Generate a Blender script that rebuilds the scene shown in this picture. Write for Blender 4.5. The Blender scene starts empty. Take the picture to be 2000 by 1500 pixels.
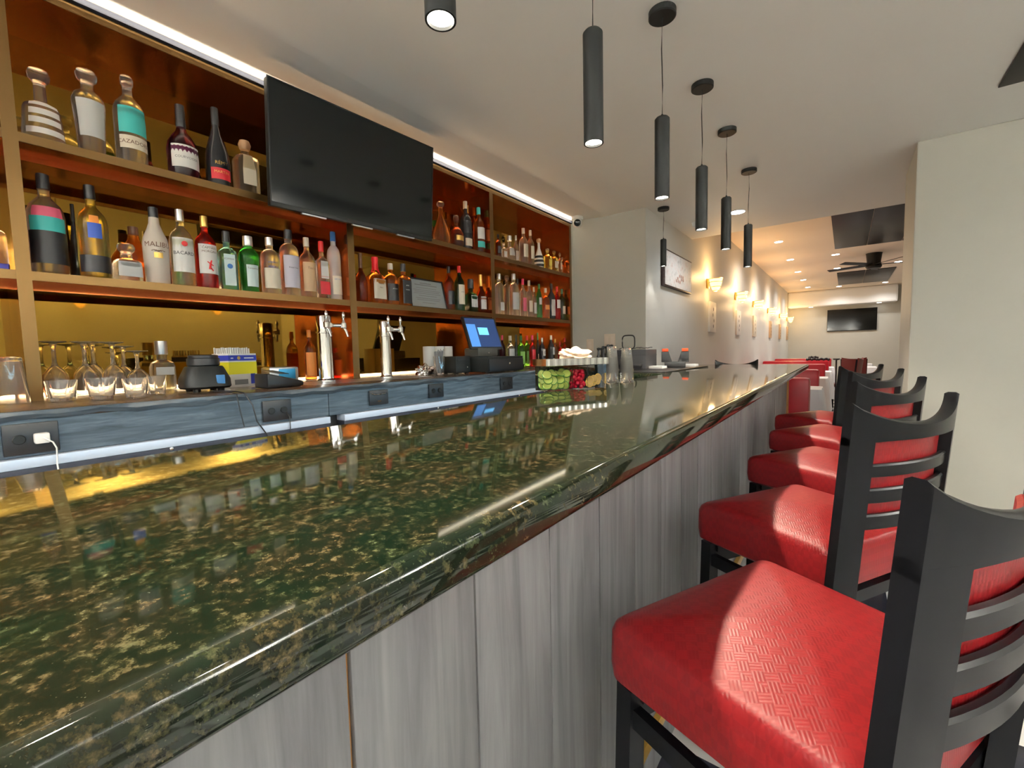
import bpy, bmesh, math, random
from mathutils import Vector, Matrix
random.seed(7)
PI = math.pi
R = math.radians
S = bpy.context.scene
COL = S.collection

# ---------------------------------------------------------------- camera, world, exposure, room light
H = 1.23
cd = bpy.data.cameras.new('camera'); cam = bpy.data.objects.new('camera', cd); COL.objects.link(cam)
cd.sensor_width = 36.0; cd.lens = 853.0 / 2000.0 * 36.0; cd.clip_start = 0.02; cd.clip_end = 100
yaw, pit, rol = R(-37.367), R(-4.0404), R(-1.3038)
fw = Vector((math.sin(yaw) * math.cos(pit), math.cos(yaw) * math.cos(pit), math.sin(pit)))
rt = Vector((math.cos(yaw), -math.sin(yaw), 0)); up = rt.cross(fw)
r2 = math.cos(rol) * rt + math.sin(rol) * up; u2 = -math.sin(rol) * rt + math.cos(rol) * up
m = Matrix((r2, u2, -fw)).transposed().to_4x4(); m.translation = Vector((0, 0, H))
cam.matrix_world = m
S.camera = cam
S.view_settings.view_transform = 'Standard'; S.view_settings.look = 'None'
S.view_settings.exposure = 0.55; S.view_settings.gamma = 1.0; S.view_settings.use_curve_mapping = False
w = bpy.data.worlds.new('world'); S.world = w; w.use_nodes = True
w.node_tree.nodes['Background'].inputs[0].default_value = (0.92, 0.96, 1.0, 1)
w.node_tree.nodes['Background'].inputs[1].default_value = 0.30

def lamp(name, kind, loc, energy, color, rot=(0, 0, 0), **kw):
    d = bpy.data.lights.new(name, kind); d.energy = energy; d.color = color
    for k, v in kw.items(): setattr(d, k, v)
    o = bpy.data.objects.new(name, d); COL.objects.link(o); o.location = loc; o.rotation_euler = rot
    return o
WARM = (1.0, 0.87, 0.68); NEUT = (1.0, 0.96, 0.92); COOL = (0.62, 0.82, 1.0)
PEND = [(-0.58, 0.0), (-0.58, 0.577), (-0.58, 1.165), (-0.58, 1.744), (-0.58, 2.325), (-0.58, 2.88), (-0.58, 3.61)]  # first entry: unseen lamp without a fixture, included only for its light
for (x, y) in PEND:
    lamp('pendant_light', 'SPOT', (x - .012, y, 1.803), 30, WARM, spot_size=R(130), spot_blend=0.45, shadow_soft_size=0.02)
lamp('pendant_light', 'SPOT', (-1.33, 4.04, 1.975), 2, NEUT, spot_size=R(90), spot_blend=0.5, shadow_soft_size=0.02)
for (x, y) in [(3.08, -2.0), (3.08, -.4), (3.08, 1.2), (3.08, 2.8)]:      # unseen uplights added to brighten the ceiling
    lamp('wall_and_fill_light', 'AREA', (x, y, 2.13), 108, (1, .99, .98), rot=(PI, R(14), 0), shape='DISK', size=.12)
for (x, y) in [(0.4, -3.05), (1.9, -3.05), (-1.1, -3.05), (-2.4, -2.5), (-2.4, -1.5)]:  # more added uplights behind the camera, lifting the ceiling
    lamp('wall_and_fill_light', 'AREA', (x, y, 2.13), 108, (1, .99, .98), rot=(PI, 0, 0), shape='DISK', size=.12)
# outward and upward facing light channel on the front of the shelf trim
lamp('cove_light', 'AREA', (-2.148, 1.41, 2.494), 6.5, (1, .86, .66), rot=(0, R(150), 0), shape='RECTANGLE', size=.012, size_y=4.9)
NEAR_DL = [(1.3, 0.6), (1.3, 2.2), (1.3, -1.2), (2.5, 0.6), (2.5, -1.2), (-0.6, -1.4), (-1.6, -1.4)]
for (x, y) in NEAR_DL:
    lamp('downlight_light', 'SPOT', (x, y, 2.47), 8, NEUT, spot_size=R(150), spot_blend=0.8, shadow_soft_size=0.05)
FAR_DL = [(-0.88, 8.16), (-0.88, 9.96), (-0.88, 11.69), (-0.88, 13.2), (-0.88, 14.9), (-0.185, 10.02), (-0.185, 11.8), (-0.185, 15.4), (0.8, 11.8), (0.8, 15.4), (1.7, 7.0), (1.7, 9.5)]
for (x, y) in FAR_DL:
    lamp('downlight_light', 'SPOT', (x, y, 2.86), 34, NEUT, spot_size=R(150), spot_blend=0.8, shadow_soft_size=0.05)
lamp('downlight_light', 'SPOT', (-0.837, 4.63, 2.47), 20, (0.9, 0.95, 1), spot_size=R(150), spot_blend=0.8, shadow_soft_size=0.05)
# cool light strip fixed under the inner lip of the bar, lighting the aisle
lamp('under_bar_light', 'AREA', (-0.94, 1.0, 0.99), 4, (0.33, 0.72, 1.0), rot=(0, R(70), 0), shape='RECTANGLE', size=0.02, size_y=3.6)

# ---------------------------------------------------------------- materials
MT = {}
def srgb(c):
    return tuple(((v / 255.0) / 12.92 if v / 255.0 <= 0.04045 else ((v / 255.0 + 0.055) / 1.055) ** 2.4) for v in c)
def mat(name, col, rough=0.5, metal=0.0, trans=0.0, emit=0.0, ior=1.45, coat=0.0, spec=0.5):
    if name in MT: return MT[name]
    m = bpy.data.materials.new(name); m.use_nodes = True
    b = m.node_tree.nodes['Principled BSDF']
    b.inputs['Base Color'].default_value = (*col, 1); b.inputs['Roughness'].default_value = rough
    b.inputs['Metallic'].default_value = metal; b.inputs['Transmission Weight'].default_value = trans
    b.inputs['IOR'].default_value = ior; b.inputs['Coat Weight'].default_value = coat
    b.inputs['Specular IOR Level'].default_value = spec
    if emit:
        b.inputs['Emission Color'].default_value = (*col, 1); b.inputs['Emission Strength'].default_value = emit
    MT[name] = m
    return m
def nd(m, t, **kw):
    n = m.node_tree.nodes.new(t)
    for k, v in kw.items(): setattr(n, k, v)
    return n
def lk(m, a, b): m.node_tree.links.new(a, b)
def noise_col(m, stops, scale=(1, 1, 1), nscale=5.0, detail=6, rough=0.6, bump=0.0, dist=0.0, rrange=None):
    """colour ramp over a noise in object coordinates"""
    b = m.node_tree.nodes['Principled BSDF']
    tc = nd(m, 'ShaderNodeTexCoord'); mp = nd(m, 'ShaderNodeMapping'); mp.inputs['Scale'].default_value = scale
    n = nd(m, 'ShaderNodeTexNoise'); n.inputs['Scale'].default_value = nscale; n.inputs['Detail'].default_value = detail
    n.inputs['Roughness'].default_value = rough; n.inputs['Distortion'].default_value = dist
    cr = nd(m, 'ShaderNodeValToRGB')
    el = cr.color_ramp.elements
    while len(el) > 1: el.remove(el[-1])
    el[0].position = stops[0][0]; el[0].color = (*stops[0][1], 1)
    for p, c in stops[1:]:
        e = el.new(p); e.color = (*c, 1)
    lk(m, tc.outputs['Object'], mp.inputs['Vector']); lk(m, mp.outputs[0], n.inputs['Vector'])
    lk(m, n.outputs[0], cr.inputs[0]); lk(m, cr.outputs[0], b.inputs['Base Color'])
    if bump:
        bp = nd(m, 'ShaderNodeBump'); bp.inputs['Strength'].default_value = bump; bp.inputs['Distance'].default_value = 0.002
        lk(m, n.outputs[0], bp.inputs['Height']); lk(m, bp.outputs[0], b.inputs['Normal'])
    return m

m_wall = noise_col(mat('wall_paint', (.6, .58, .5), 0.55), [(0.3, (.48, .475, .42)), (.7, (.51, .505, .45))], nscale=2)
m_wallL = noise_col(mat('side_wall_paint', (.6, .6, .57), 0.5), [(0.3, (.62, .62, .58)), (.7, (.66, .66, .62))], nscale=2)
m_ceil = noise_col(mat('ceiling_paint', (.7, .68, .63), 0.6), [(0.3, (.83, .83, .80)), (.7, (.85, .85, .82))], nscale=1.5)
m_granite = mat('granite', (.03, .03, .02), 0.05, spec=0.38)
def granite():
    m = m_granite; b = m.node_tree.nodes['Principled BSDF']
    tc = nd(m, 'ShaderNodeTexCoord')
    n1 = nd(m, 'ShaderNodeTexNoise'); n1.inputs['Scale'].default_value = 105; n1.inputs['Detail'].default_value = 8; n1.inputs['Roughness'].default_value = 0.7
    v = nd(m, 'ShaderNodeTexVoronoi'); v.inputs['Scale'].default_value = 260
    c1 = nd(m, 'ShaderNodeValToRGB'); e = c1.color_ramp.elements
    e[0].position = 0.40; e[0].color = (.006, .010, .006, 1); e[1].position = 0.68; e[1].color = (.085, .074, .044, 1)
    k = e.new(0.5); k.color = (.007, .010, .006, 1); k = e.new(0.57); k.color = (.026, .025, .013, 1)
    c2 = nd(m, 'ShaderNodeValToRGB'); e2 = c2.color_ramp.elements
    e2[0].position = 0.0; e2[0].color = (.24, .22, .15, 1); e2[1].position = 0.13; e2[1].color = (0, 0, 0, 1)
    n3 = nd(m, 'ShaderNodeTexNoise'); n3.inputs['Scale'].default_value = 7
    n4 = nd(m, 'ShaderNodeTexNoise'); n4.inputs['Scale'].default_value = 16; n4.inputs['Detail'].default_value = 4
    c4 = nd(m, 'ShaderNodeValToRGB'); e4 = c4.color_ramp.elements
    e4[0].position = .40; e4[0].color = (.7, .98, .82, 1); e4[1].position = .60; e4[1].color = (1.25, 1.05, .90, 1)
    mu = nd(m, 'ShaderNodeMix', data_type='RGBA', blend_type='MULTIPLY'); mu.inputs['Factor'].default_value = 1
    lk(m, tc.outputs['Object'], n4.inputs['Vector']); lk(m, n4.outputs[0], c4.inputs[0]); lk(m, c1.outputs[0], mu.inputs['A']); lk(m, c4.outputs[0], mu.inputs['B'])
    mx = nd(m, 'ShaderNodeMix', data_type='RGBA', blend_type='ADD'); mm = nd(m, 'ShaderNodeMath', operation='MULTIPLY')
    mm.inputs[1].default_value = 0.8
    lk(m, tc.outputs['Object'], n1.inputs['Vector']); lk(m, tc.outputs['Object'], v.inputs['Vector']); lk(m, tc.outputs['Object'], n3.inputs['Vector'])
    lk(m, n1.outputs[0], c1.inputs[0]); lk(m, v.outputs['Distance'], c2.inputs[0]); lk(m, n3.outputs[0], mm.inputs[0])
    lk(m, mm.outputs[0], mx.inputs['Factor']); lk(m, mu.outputs['Result'], mx.inputs['A']); lk(m, c2.outputs[0], mx.inputs['B'])
    lk(m, mx.outputs['Result'], b.inputs['Base Color'])
granite()
m_plank = noise_col(mat('grey_wood_board', (.4, .39, .37), 0.42), [(0.25, (.165, .168, .178)), (0.45, (.27, .272, .285)), (.6, (.345, .348, .36)), (.8, (.44, .445, .455))], scale=(9, 9, .55), nscale=3.2, detail=8, rough=0.62, dist=0.6)
def plank_tint():
    b = m_plank.node_tree.nodes['Principled BSDF']; src = b.inputs['Base Color'].links[0].from_socket
    oi = nd(m_plank, 'ShaderNodeObjectInfo'); mr = nd(m_plank, 'ShaderNodeMapRange'); mr.inputs['To Min'].default_value = .60; mr.inputs['To Max'].default_value = .80
    mx = nd(m_plank, 'ShaderNodeMix', data_type='RGBA', blend_type='MULTIPLY'); mx.inputs['Factor'].default_value = 1
    lk(m_plank, oi.outputs['Random'], mr.inputs['Value']); lk(m_plank, src, mx.inputs['A']); lk(m_plank, mr.outputs[0], mx.inputs['B']); lk(m_plank, mx.outputs['Result'], b.inputs['Base Color'])
plank_tint()
m_ply = mat('raw_plywood', (.55, .27, .09), 0.6)
m_copper = mat('copper_laminate', (.42, .12, .035), 0.17, 0.95)
m_brass = mat('brass_edge', (.165, .095, .033), 0.36, 0.8)
m_bronze = mat('bronze_mirror', (.25, .14, .022), 0.03, 0.97)
m_led = mat('led_strip', (1.0, .70, .36), 0.5, emit=13.0)
m_ledlow = mat('counter_led_strip', (1.0, .72, .40), 0.5, emit=6.0)
m_ledtop = mat('cove_led', (1.0, .84, .60), 0.5, emit=6.0)
m_alu = mat('dark_aluminium', (.022, .026, .04), 0.55, 0.2)
m_counterwood = noise_col(mat('counter_wood', (.07, .075, .08), 0.3), [(0.3, (.018, .026, .034)), (.5, (.05, .068, .085)), (.75, (.11, .14, .165))], scale=(3, 1.2, 14), nscale=4, detail=7, dist=0.8, bump=0.2)
m_countertop = noise_col(mat('counter_top_wood', (.08, .05, .03), 0.25), [(0.3, (.05, .03, .02)), (.7, (.13, .08, .05))], scale=(10, 1.5, 1), nscale=5)
m_steel = mat('stainless', (.62, .66, .72), 0.28, 0.9)
m_ledge = mat('brushed_ledge', (.50, .58, .70), 0.5, 0.35)
m_chrome = mat('chrome', (.82, .82, .82), 0.06, 1.0)
m_black = mat('black_plastic', (.012, .012, .013), 0.35)
m_blackmat = mat('black_matt', (.008, .009, .0085), 0.5, spec=.35)
m_wood_black = mat('black_lacquered_wood', (.004, .004, .005), 0.3, spec=0.22)
m_gold = mat('brass_rail', (.70, .42, .09), 0.3, 0.6)
m_screen = mat('dark_screen', (.006, .007, .007), 0.09)
m_vinyl = mat('red_vinyl', (.27, .012, .012), 0.36, spec=0.4)
def vinyl():
    m = m_vinyl; b = m.node_tree.nodes['Principled BSDF']
    tc = nd(m, 'ShaderNodeTexCoord'); mp = nd(m, 'ShaderNodeMapping'); mp.inputs['Rotation'].default_value = (0, 0, R(45))
    ck = nd(m, 'ShaderNodeTexChecker'); ck.inputs['Scale'].default_value = 62
    ck.inputs['Color1'].default_value = (.21, .008, .010, 1); ck.inputs['Color2'].default_value = (.185, .007, .009, 1)
    wv = nd(m, 'ShaderNodeTexWave', wave_type='BANDS', bands_direction='X'); wv.inputs['Scale'].default_value = 62
    wv2 = nd(m, 'ShaderNodeTexWave', wave_type='BANDS', bands_direction='Y'); wv2.inputs['Scale'].default_value = 62
    mx = nd(m, 'ShaderNodeMix', data_type='FLOAT')
    bp = nd(m, 'ShaderNodeBump'); bp.inputs['Strength'].default_value = 0.25; bp.inputs['Distance'].default_value = 0.0006
    for n in (ck, wv, wv2): lk(m, mp.outputs[0], n.inputs['Vector'])
    lk(m, tc.outputs['Object'], mp.inputs['Vector']); lk(m, ck.outputs['Fac'], mx.inputs[0])
    lk(m, wv.outputs['Fac'], mx.inputs[2]); lk(m, wv2.outputs['Fac'], mx.inputs[3])
    lk(m, ck.outputs['Color'], b.inputs['Base Color']); lk(m, mx.outputs[0], bp.inputs['Height']); lk(m, bp.outputs[0], b.inputs['Normal'])
vinyl()
m_booth = mat('booth_vinyl', (.42, .010, .022), 0.32)
m_cloth = mat('white_cloth', (.80, .82, .84), 0.8)
m_floor = mat('tile_floor', (.8, .8, .8), 0.15)
def floor_mat():
    m = m_floor; b = m.node_tree.nodes['Principled BSDF']
    tc = nd(m, 'ShaderNodeTexCoord'); mp = nd(m, 'ShaderNodeMapping'); mp.inputs['Location'].default_value = (.42, -1.31, 0.5)
    ck = nd(m, 'ShaderNodeTexChecker'); ck.inputs['Scale'].default_value = 1 / 0.305
    ck.inputs['Color1'].default_value = (.82, .82, .80, 1); ck.inputs['Color2'].default_value = (.02, .02, .03, 1)
    lk(m, tc.outputs['Object'], mp.inputs['Vector']); lk(m, mp.outputs[0], ck.inputs['Vector']); lk(m, ck.outputs['Color'], b.inputs['Base Color'])
floor_mat()
GL = {
 'clear': ((.97, .97, .95), 1), 'pale': ((.97, .90, .72), 1), 'palegreen': ((.93, .96, .78), 1), 'pink': ((.98, .80, .78), 1),
 'amber': ((.82, .30, .05), 1), 'darkamber': ((.40, .09, .02), 1), 'orange': ((.98, .42, .10), 1), 'yellow': ((.96, .86, .22), 1),
 'green': ((.05, .62, .10), 1), 'darkgreen': ((.03, .14, .05), 1), 'lime': ((.30, .85, .10), 1), 'cyan': ((.30, .88, .95), 1), 'red': ((.72, .03, .03), 1),
 'purple': ((.16, .02, .08), 1), 'blackglass': ((.02, .02, .022), 0), 'milk': ((.80, .72, .62), 0.25), 'frost': ((.90, .88, .86), 0.6),
 'peach': ((.95, .52, .28), 0.5), 'white_china': ((.80, .78, .72), 0)}
def glass(n):
    c, t = GL[n]
    if t == 1: t = .975
    return mat('glass_' + n, c, 0.25 if 0 < t < 1 else (0.04 if t else 0.12), trans=t, ior=1.36)
CC = {'white': (.78, .76, .72), 'cream': (.72, .64, .50), 'black': (.012, .012, .014), 'teal': (.05, .45, .42), 'frost': (.55, .55, .53), 'redlabel': (.55, .02, .03),
 'gold': (.70, .45, .12), 'yellowlab': (.7, .55, .1), 'pinklab': (.70, .12, .20), 'bluelab': (.04, .10, .45), 'orangelab': (.85, .30, .06), 'icelab': (.62, .75, .74),
 'lilac': (.58, .54, .62), 'kraft': (.55, .36, .20), 'redcap': (.60, .02, .02), 'bluecap': (.02, .12, .35), 'silver': (.72, .72, .72), 'wood': (.42, .24, .12), 'brown': (.14, .06, .03),
 'pinkcap': (.75, .06, .16), 'peachcap': (.8, .42, .3), 'waxred': (.80, .01, .02), 'green': (.04, .22, .05), 'darkgreencap': (.05, .16, .08), 'limelab': (.28, .55, .12), 'grey': (.18, .18, .18), 'blue': (.03, .04, .35)}
def cmat(n):
    metal = 0.8 if n in ('silver', 'gold') else 0
    return mat('colour_' + n, CC[n], 0.3 if metal else 0.45, metal)

# ---------------------------------------------------------------- geometry helpers
def add_box(bm, x0, x1, y0, y1, z0, z1, bev=0.0, mtx=None):
    if x1 < x0: x0, x1 = x1, x0
    if y1 < y0: y0, y1 = y1, y0
    vs = [bm.verts.new((x, y, z)) for z in (z0, z1) for y in (y0, y1) for x in (x0, x1)]
    f = [(0, 2, 3, 1), (4, 5, 7, 6), (0, 1, 5, 4), (2, 6, 7, 3), (0, 4, 6, 2), (1, 3, 7, 5)]
    fs = [bm.faces.new([vs[i] for i in q]) for q in f]
    if bev:
        es = list({e for q in fs for e in q.edges})
        r = bmesh.ops.bevel(bm, geom=es, offset=bev, segments=2, affect='EDGES', profile=0.6)
        vs = list({v for v in vs if v.is_valid} | {v for q in r['faces'] for v in q.verts})
        vs = list({v for v in vs} | {v for q in r['faces'] for e in q.edges for v in e.verts})
    if mtx is not None:
        for v in vs: v.co = mtx @ v.co
    return vs
def sect(th, n):
    c, s = abs(math.cos(th)), abs(math.sin(th))
    return 1.0 if n == 2 else (c ** n + s ** n) ** (-1.0 / n)
def add_lathe(bm, prof, n=20, a0=None, a1=None, cap=True, ox=0, oy=0, oz=0):
    """prof: (r, z) or (r, z, power); a0..a1 gives a partial band around +x"""
    full = a0 is None
    rings = []
    k = n if full else n + 1
    for p in prof:
        r, z = p[0], p[1]; pw = p[2] if len(p) > 2 else 2
        ring = []
        for i in range(k):
            th = 2 * PI * i / n if full else a0 + (a1 - a0) * i / n
            q = r * sect(th, pw)
            ring.append(bm.verts.new((ox + q * math.cos(th), oy + q * math.sin(th), oz + z)))
        rings.append(ring)
    for a, b in zip(rings, rings[1:]):
        for i in range(n if full else n):
            j = (i + 1) % k
            bm.faces.new((a[i], a[j], b[j], b[i]))
    if full and cap:
        bm.faces.new(list(reversed(rings[0]))); bm.faces.new(rings[-1])
    return rings
def add_tube(bm, pts, r, n=8, caps=True, taper=None):
    pts = [Vector(p) for p in pts]; rings = []
    ref = Vector((0, 0, 1))
    for i, p in enumerate(pts):
        d = (pts[min(i + 1, len(pts) - 1)] - pts[max(i - 1, 0)]).normalized()
        a = d.cross(ref)
        if a.length < 1e-3: a = d.cross(Vector((1, 0, 0)))
        a.normalize(); b = d.cross(a).normalized(); rr = r if taper is None else r * (1 + (taper - 1) * i / (len(pts) - 1))
        rings.append([bm.verts.new(p + a * math.cos(2 * PI * k / n) * rr + b * math.sin(2 * PI * k / n) * rr) for k in range(n)])
    for a, b in zip(rings, rings[1:]):
        for k in range(n): bm.faces.new((a[k], a[(k + 1) % n], b[(k + 1) % n], b[k]))
    if caps: bm.faces.new(list(reversed(rings[0]))); bm.faces.new(rings[-1])
def add_sphere(bm, c, r, sc=(1, 1, 1), u=16, v=10):
    bmesh.ops.create_uvsphere(bm, u_segments=u, v_segments=v, radius=r, matrix=Matrix.Translation(c) @ Matrix.Diagonal((*sc, 1)))
def BM(): return bmesh.new()
def bx(*a, **k):
    b = bmesh.new(); add_box(b, *a, **k); return b
def lathe(prof, **k):
    b = bmesh.new(); add_lathe(b, prof, **k); return b
def tube(pts, r, **k):
    b = bmesh.new(); add_tube(b, pts, r, **k); return b
def obj(name, bm, m, parent=None, smooth=True, shift=None):
    bmesh.ops.recalc_face_normals(bm, faces=bm.faces[:])
    me = bpy.data.meshes.new(name)
    if shift is not None: bmesh.ops.translate(bm, verts=bm.verts[:], vec=shift)
    bm.to_mesh(me); bm.free(); me.materials.append(m)
    if smooth:
        for p in me.polygons: p.use_smooth = True
        me.set_sharp_from_angle(angle=R(35))
    o = bpy.data.objects.new(name, me); COL.objects.link(o)
    if parent is not None: o.parent = parent
    return o
def tag(o, label, cat, group=None, kind=None):
    o['label'] = label; o['category'] = cat
    if group: o['group'] = group
    if kind: o['kind'] = kind
    return o
def thing(name, label, cat, loc=(0, 0, 0), rz=0.0, group=None):
    o = bpy.data.objects.new(name, None); COL.objects.link(o); o.location = loc; o.rotation_euler = (0, 0, rz); o.empty_display_size = 0.05
    return tag(o, label, cat, group)
def struct(name, bm, m, smooth=False):
    o = obj(name, bm, m, None, smooth); o['kind'] = 'structure'; return o
def wpart(name, bm, m, root, smooth=True):
    """part given in world coordinates under an unrotated root"""
    return obj(name, bm, m, root, smooth, shift=-Vector(root.location))
def dup(o, parent=None):
    c = o.copy(); COL.objects.link(c); c.parent = parent
    for ch in o.children: dup(ch, c)
    return c
DG = None
def text_mesh(s, size, bend=None, depth=0.0, pw=2):
    """flat lettering in the plane x = 0 reading along +y, up +z, or wrapped on a radius"""
    cu = bpy.data.curves.new('lettering', 'FONT'); cu.body = s; cu.size = size; cu.align_x = 'CENTER'; cu.align_y = 'CENTER'; cu.extrude = depth
    cu.resolution_u = 2
    t = bpy.data.objects.new('lettering_tmp', cu); COL.objects.link(t)
    dg = bpy.context.evaluated_depsgraph_get(); me = bpy.data.meshes.new_from_object(t.evaluated_get(dg))
    bm = bmesh.new(); bm.from_mesh(me); bpy.data.objects.remove(t); bpy.data.curves.remove(cu); bpy.data.meshes.remove(me)
    for v in bm.verts:
        tx, ty, tz = v.co
        if bend:
            th = tx / bend; q = bend * sect(th, pw) + tz
            v.co = (q * math.cos(th), q * math.sin(th), ty)
        else: v.co = (tz, tx, ty)
    return bm

# ---------------------------------------------------------------- the setting
ZC = 2.50; ZF = 2.885
struct('floor', bx(-2.6, 3.3, -3.2, 16.6, -0.05, 0.0), m_floor)
struct('wall_left', bx(-2.65, -2.53, -3.2, 3.92, 0, 2.6), m_wall)
struct('wall_end', bx(-2.65, -1.4505, 3.92, 3.9225, 0, 2.56), m_wall)
struct('wall_alcove', bx(-2.65, -1.45, 3.9225, 16.4, 0, ZF), m_wallL)
struct('wall_back', bx(-1.62, 3.3, 16.4, 16.55, 0, ZF), m_wall)
struct('wall_right', bx(3.2, 3.35, -3.2, 16.4, 0, ZF), m_wall)
struct('wall_front', bx(-2.6, 3.3, -3.35, -3.2, 0, 2.6), m_wall)
struct('wall_pier', bx(0.33, 3.2, 3.84, 4.50, 0, ZC, bev=0.006), m_wall)
struct('ceiling', bx(-1.826, 3.3, -3.2, 5.40, ZC, ZF + 0.05), m_ceil)
b = BM()                                    # strip of ceiling rising slightly towards the shelves
v = [b.verts.new(p) for p in [(-1.826, -3.2, 2.50), (-1.826, 3.92, 2.50), (-2.55, 3.92, 2.545), (-2.55, -3.2, 2.545), (-1.826, -3.2, 2.6), (-1.826, 3.92, 2.6), (-2.55, 3.92, 2.6), (-2.55, -3.2, 2.6)]]
for q in [(0, 1, 2, 3), (7, 6, 5, 4), (0, 4, 5, 1), (3, 2, 6, 7), (1, 5, 6, 2), (0, 3, 7, 4)]: b.faces.new([v[i] for i in q])
struct('ceiling_cove', b, m_ceil)
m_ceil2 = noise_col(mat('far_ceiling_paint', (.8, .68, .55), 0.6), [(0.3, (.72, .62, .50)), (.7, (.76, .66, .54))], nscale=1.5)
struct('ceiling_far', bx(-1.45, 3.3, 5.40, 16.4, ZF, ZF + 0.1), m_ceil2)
struct('trim_1', bx(-2.512, -2.19, 3.876, 3.92, 1.105, 2.5), m_wall)
# dropped soffit at the far end
struct('ceiling_soffit', bx(-1.45, 1.11, 15.97, 16.4, 2.414, ZF, bev=0.05), m_ceil)

# black glossy panels let into the ceilings
m_dpanel = mat('dark_ceiling_panel', (.012, .006, .005), 0.3, spec=.08)
def cpanel(x0, x1, y0, y1, z, lab, nx):
    t = thing('ceiling_panel', lab, 'ceiling panel', ((x0 + x1) / 2, (y0 + y1) / 2, z), 0, 'dark ceiling panels')
    k = (x1 - x0) / nx
    for i in range(nx):
        wpart('glossy_panel', bx(x0 + i * k + .004, x0 + (i + 1) * k - .004, y0, y1, z - 0.012, z, bev=0.002), m_dpanel, t)
cpanel(-0.19, 1.1, 6.6, 9.41, ZF, 'large dark glossy panel in the far ceiling, nearest the beam', 3)
cpanel(-0.20, 0.83, 12.53, 15.0, ZF, 'dark glossy panel in the far ceiling, beyond the ceiling fan', 2)
cpanel(0.567, 1.75, 2.1, 3.285, ZC, 'dark glossy panel in the near ceiling, cut off at the right edge', 1)

# ---------------------------------------------------------------- shelving unit behind the bar
root = thing('display_shelf', 'copper coloured shelving unit holding bottles behind the bar', 'shelving', (-2.35, 1.4, 1.105))
UP = [(-1.05, -1.01), (.177, .212), (1.404, 1.443), (2.627, 2.667), (3.84, 3.875)]
for a, c in UP: 
    wpart('upright', bx(-2.50, -2.185, a, c, 1.105, 2.455), m_copper, root, smooth=False); wpart('edge_strip', bx(-2.185, -2.182, a, c, 1.105, 2.456), m_brass, root, smooth=False)
wpart('top_rail', bx(-2.50, -2.187, -1.05, 3.875, 2.455, 2.487), m_copper, root, smooth=False)
wpart('edge_strip', bx(-2.187, -2.183, -1.05, 3.875, 2.456, 2.486), m_brass, root, smooth=False)
BAYS = [(-1.01, .177), (.212, 1.404), (1.443, 2.627), (2.667, 3.84)]
for (a, c) in BAYS:
    for zt in (1.542, 1.995):
        wpart('shelf_board', bx(-2.50, -2.19, a, c, zt - .03, zt), m_copper, root, smooth=False); wpart('edge_strip', bx(-2.19, -2.186, a, c, zt - .030, zt), m_brass, root, smooth=False)
        wpart('light_strip', bx(-2.497, -2.478, a + .01, c - .01, zt + .0005, zt + .012), m_led, root)
        wpart('shelf_lip', bx(-2.33, -2.315, a, c, zt - .05, zt - .03), m_copper, root, smooth=False)
    wpart('light_strip', bx(-2.497, -2.478, a + .01, c - .01, 1.1055, 1.117), m_ledlow, root)
    wpart('mirror_panel', bx(-2.515, -2.50, a, c, 1.105, 2.455), m_bronze, root, smooth=False)
wpart('trim_profile', bx(-2.20, -2.166, -1.05, 3.875, 2.4875, 2.509), m_alu, root)
wpart('cove_light_strip', bx(-2.225, -2.205, -1.05, 3.875, 2.490, 2.500), m_ledtop, root)

# ---------------------------------------------------------------- back counter
root = thing('back_counter', 'dark blue-grey wooden counter under the bottle shelves, with a steel ledge', 'counter', (-2.1, 1.0, 0))
wpart('counter_top', bx(-2.512, -1.76, -1.2, 2.72, 1.080, 1.105, bev=.004), m_countertop, root)
wpart('counter_top', bx(-2.512, -2.02, 2.72, 3.87, 1.080, 1.105, bev=.004), m_countertop, root)
def bull(b, y0, y1):                                     # rough live edge of the top
    n = 90
    rows = []
    for i in range(n + 1):
        y = y0 + (y1 - y0) * i / n; q = .004 * math.sin(i * 1.7) + .003 * math.sin(i * .61)
        rows.append([b.verts.new(p) for p in [(-1.765, y, 1.1045), (-1.752, y, 1.103), (-1.748 + q * .4, y, 1.092 + q), (-1.757, y, 1.078 + q)]])
    for a, c in zip(rows, rows[1:]):
        for k in range(3): b.faces.new((a[k], a[k + 1], c[k + 1], c[k]))
b = BM(); bull(b, -1.2, 2.72); wpart('wavy_edge', b, m_counterwood, root)
wpart('front_board', bx(-1.79, -1.76, -1.2, 1.003, .98, 1.080), m_counterwood, root, smooth=False)
wpart('front_board', bx(-1.79, -1.76, 1.006, 2.72, .98, 1.080), m_counterwood, root, smooth=False)
wpart('end_panel', bx(-2.512, -1.79, 2.69, 2.72, .0, 1.080), m_counterwood, root, smooth=False)
wpart('cabinet_body', bx(-2.512, -1.80, -1.2, 2.69, .0, 1.080), m_black, root, smooth=False)
wpart('cabinet_body', bx(-2.512, -2.06, 2.72, 3.87, .0, 1.080), m_black, root, smooth=False)
for (a, c) in ((-1.2, .995), (1.062, 2.70)):
    wpart('steel_ledge', bx(-1.80, -1.735, a, c, .951, .978, bev=.002), m_ledge, root)
    wpart('ledge_black_strip', bx(-1.80, -1.74, a, c, .930, .9505, bev=.001), m_alu, root)  # black metal band below the steel ledge
for y in (.441, 1.615, 2.35, 2.66, -.3):
    bb = BM(); add_sphere(bb, (-1.735, y, .945), .006, sc=(.6, 1, 1), u=10, v=6); wpart('rivet', bb, m_chrome, root)

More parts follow.
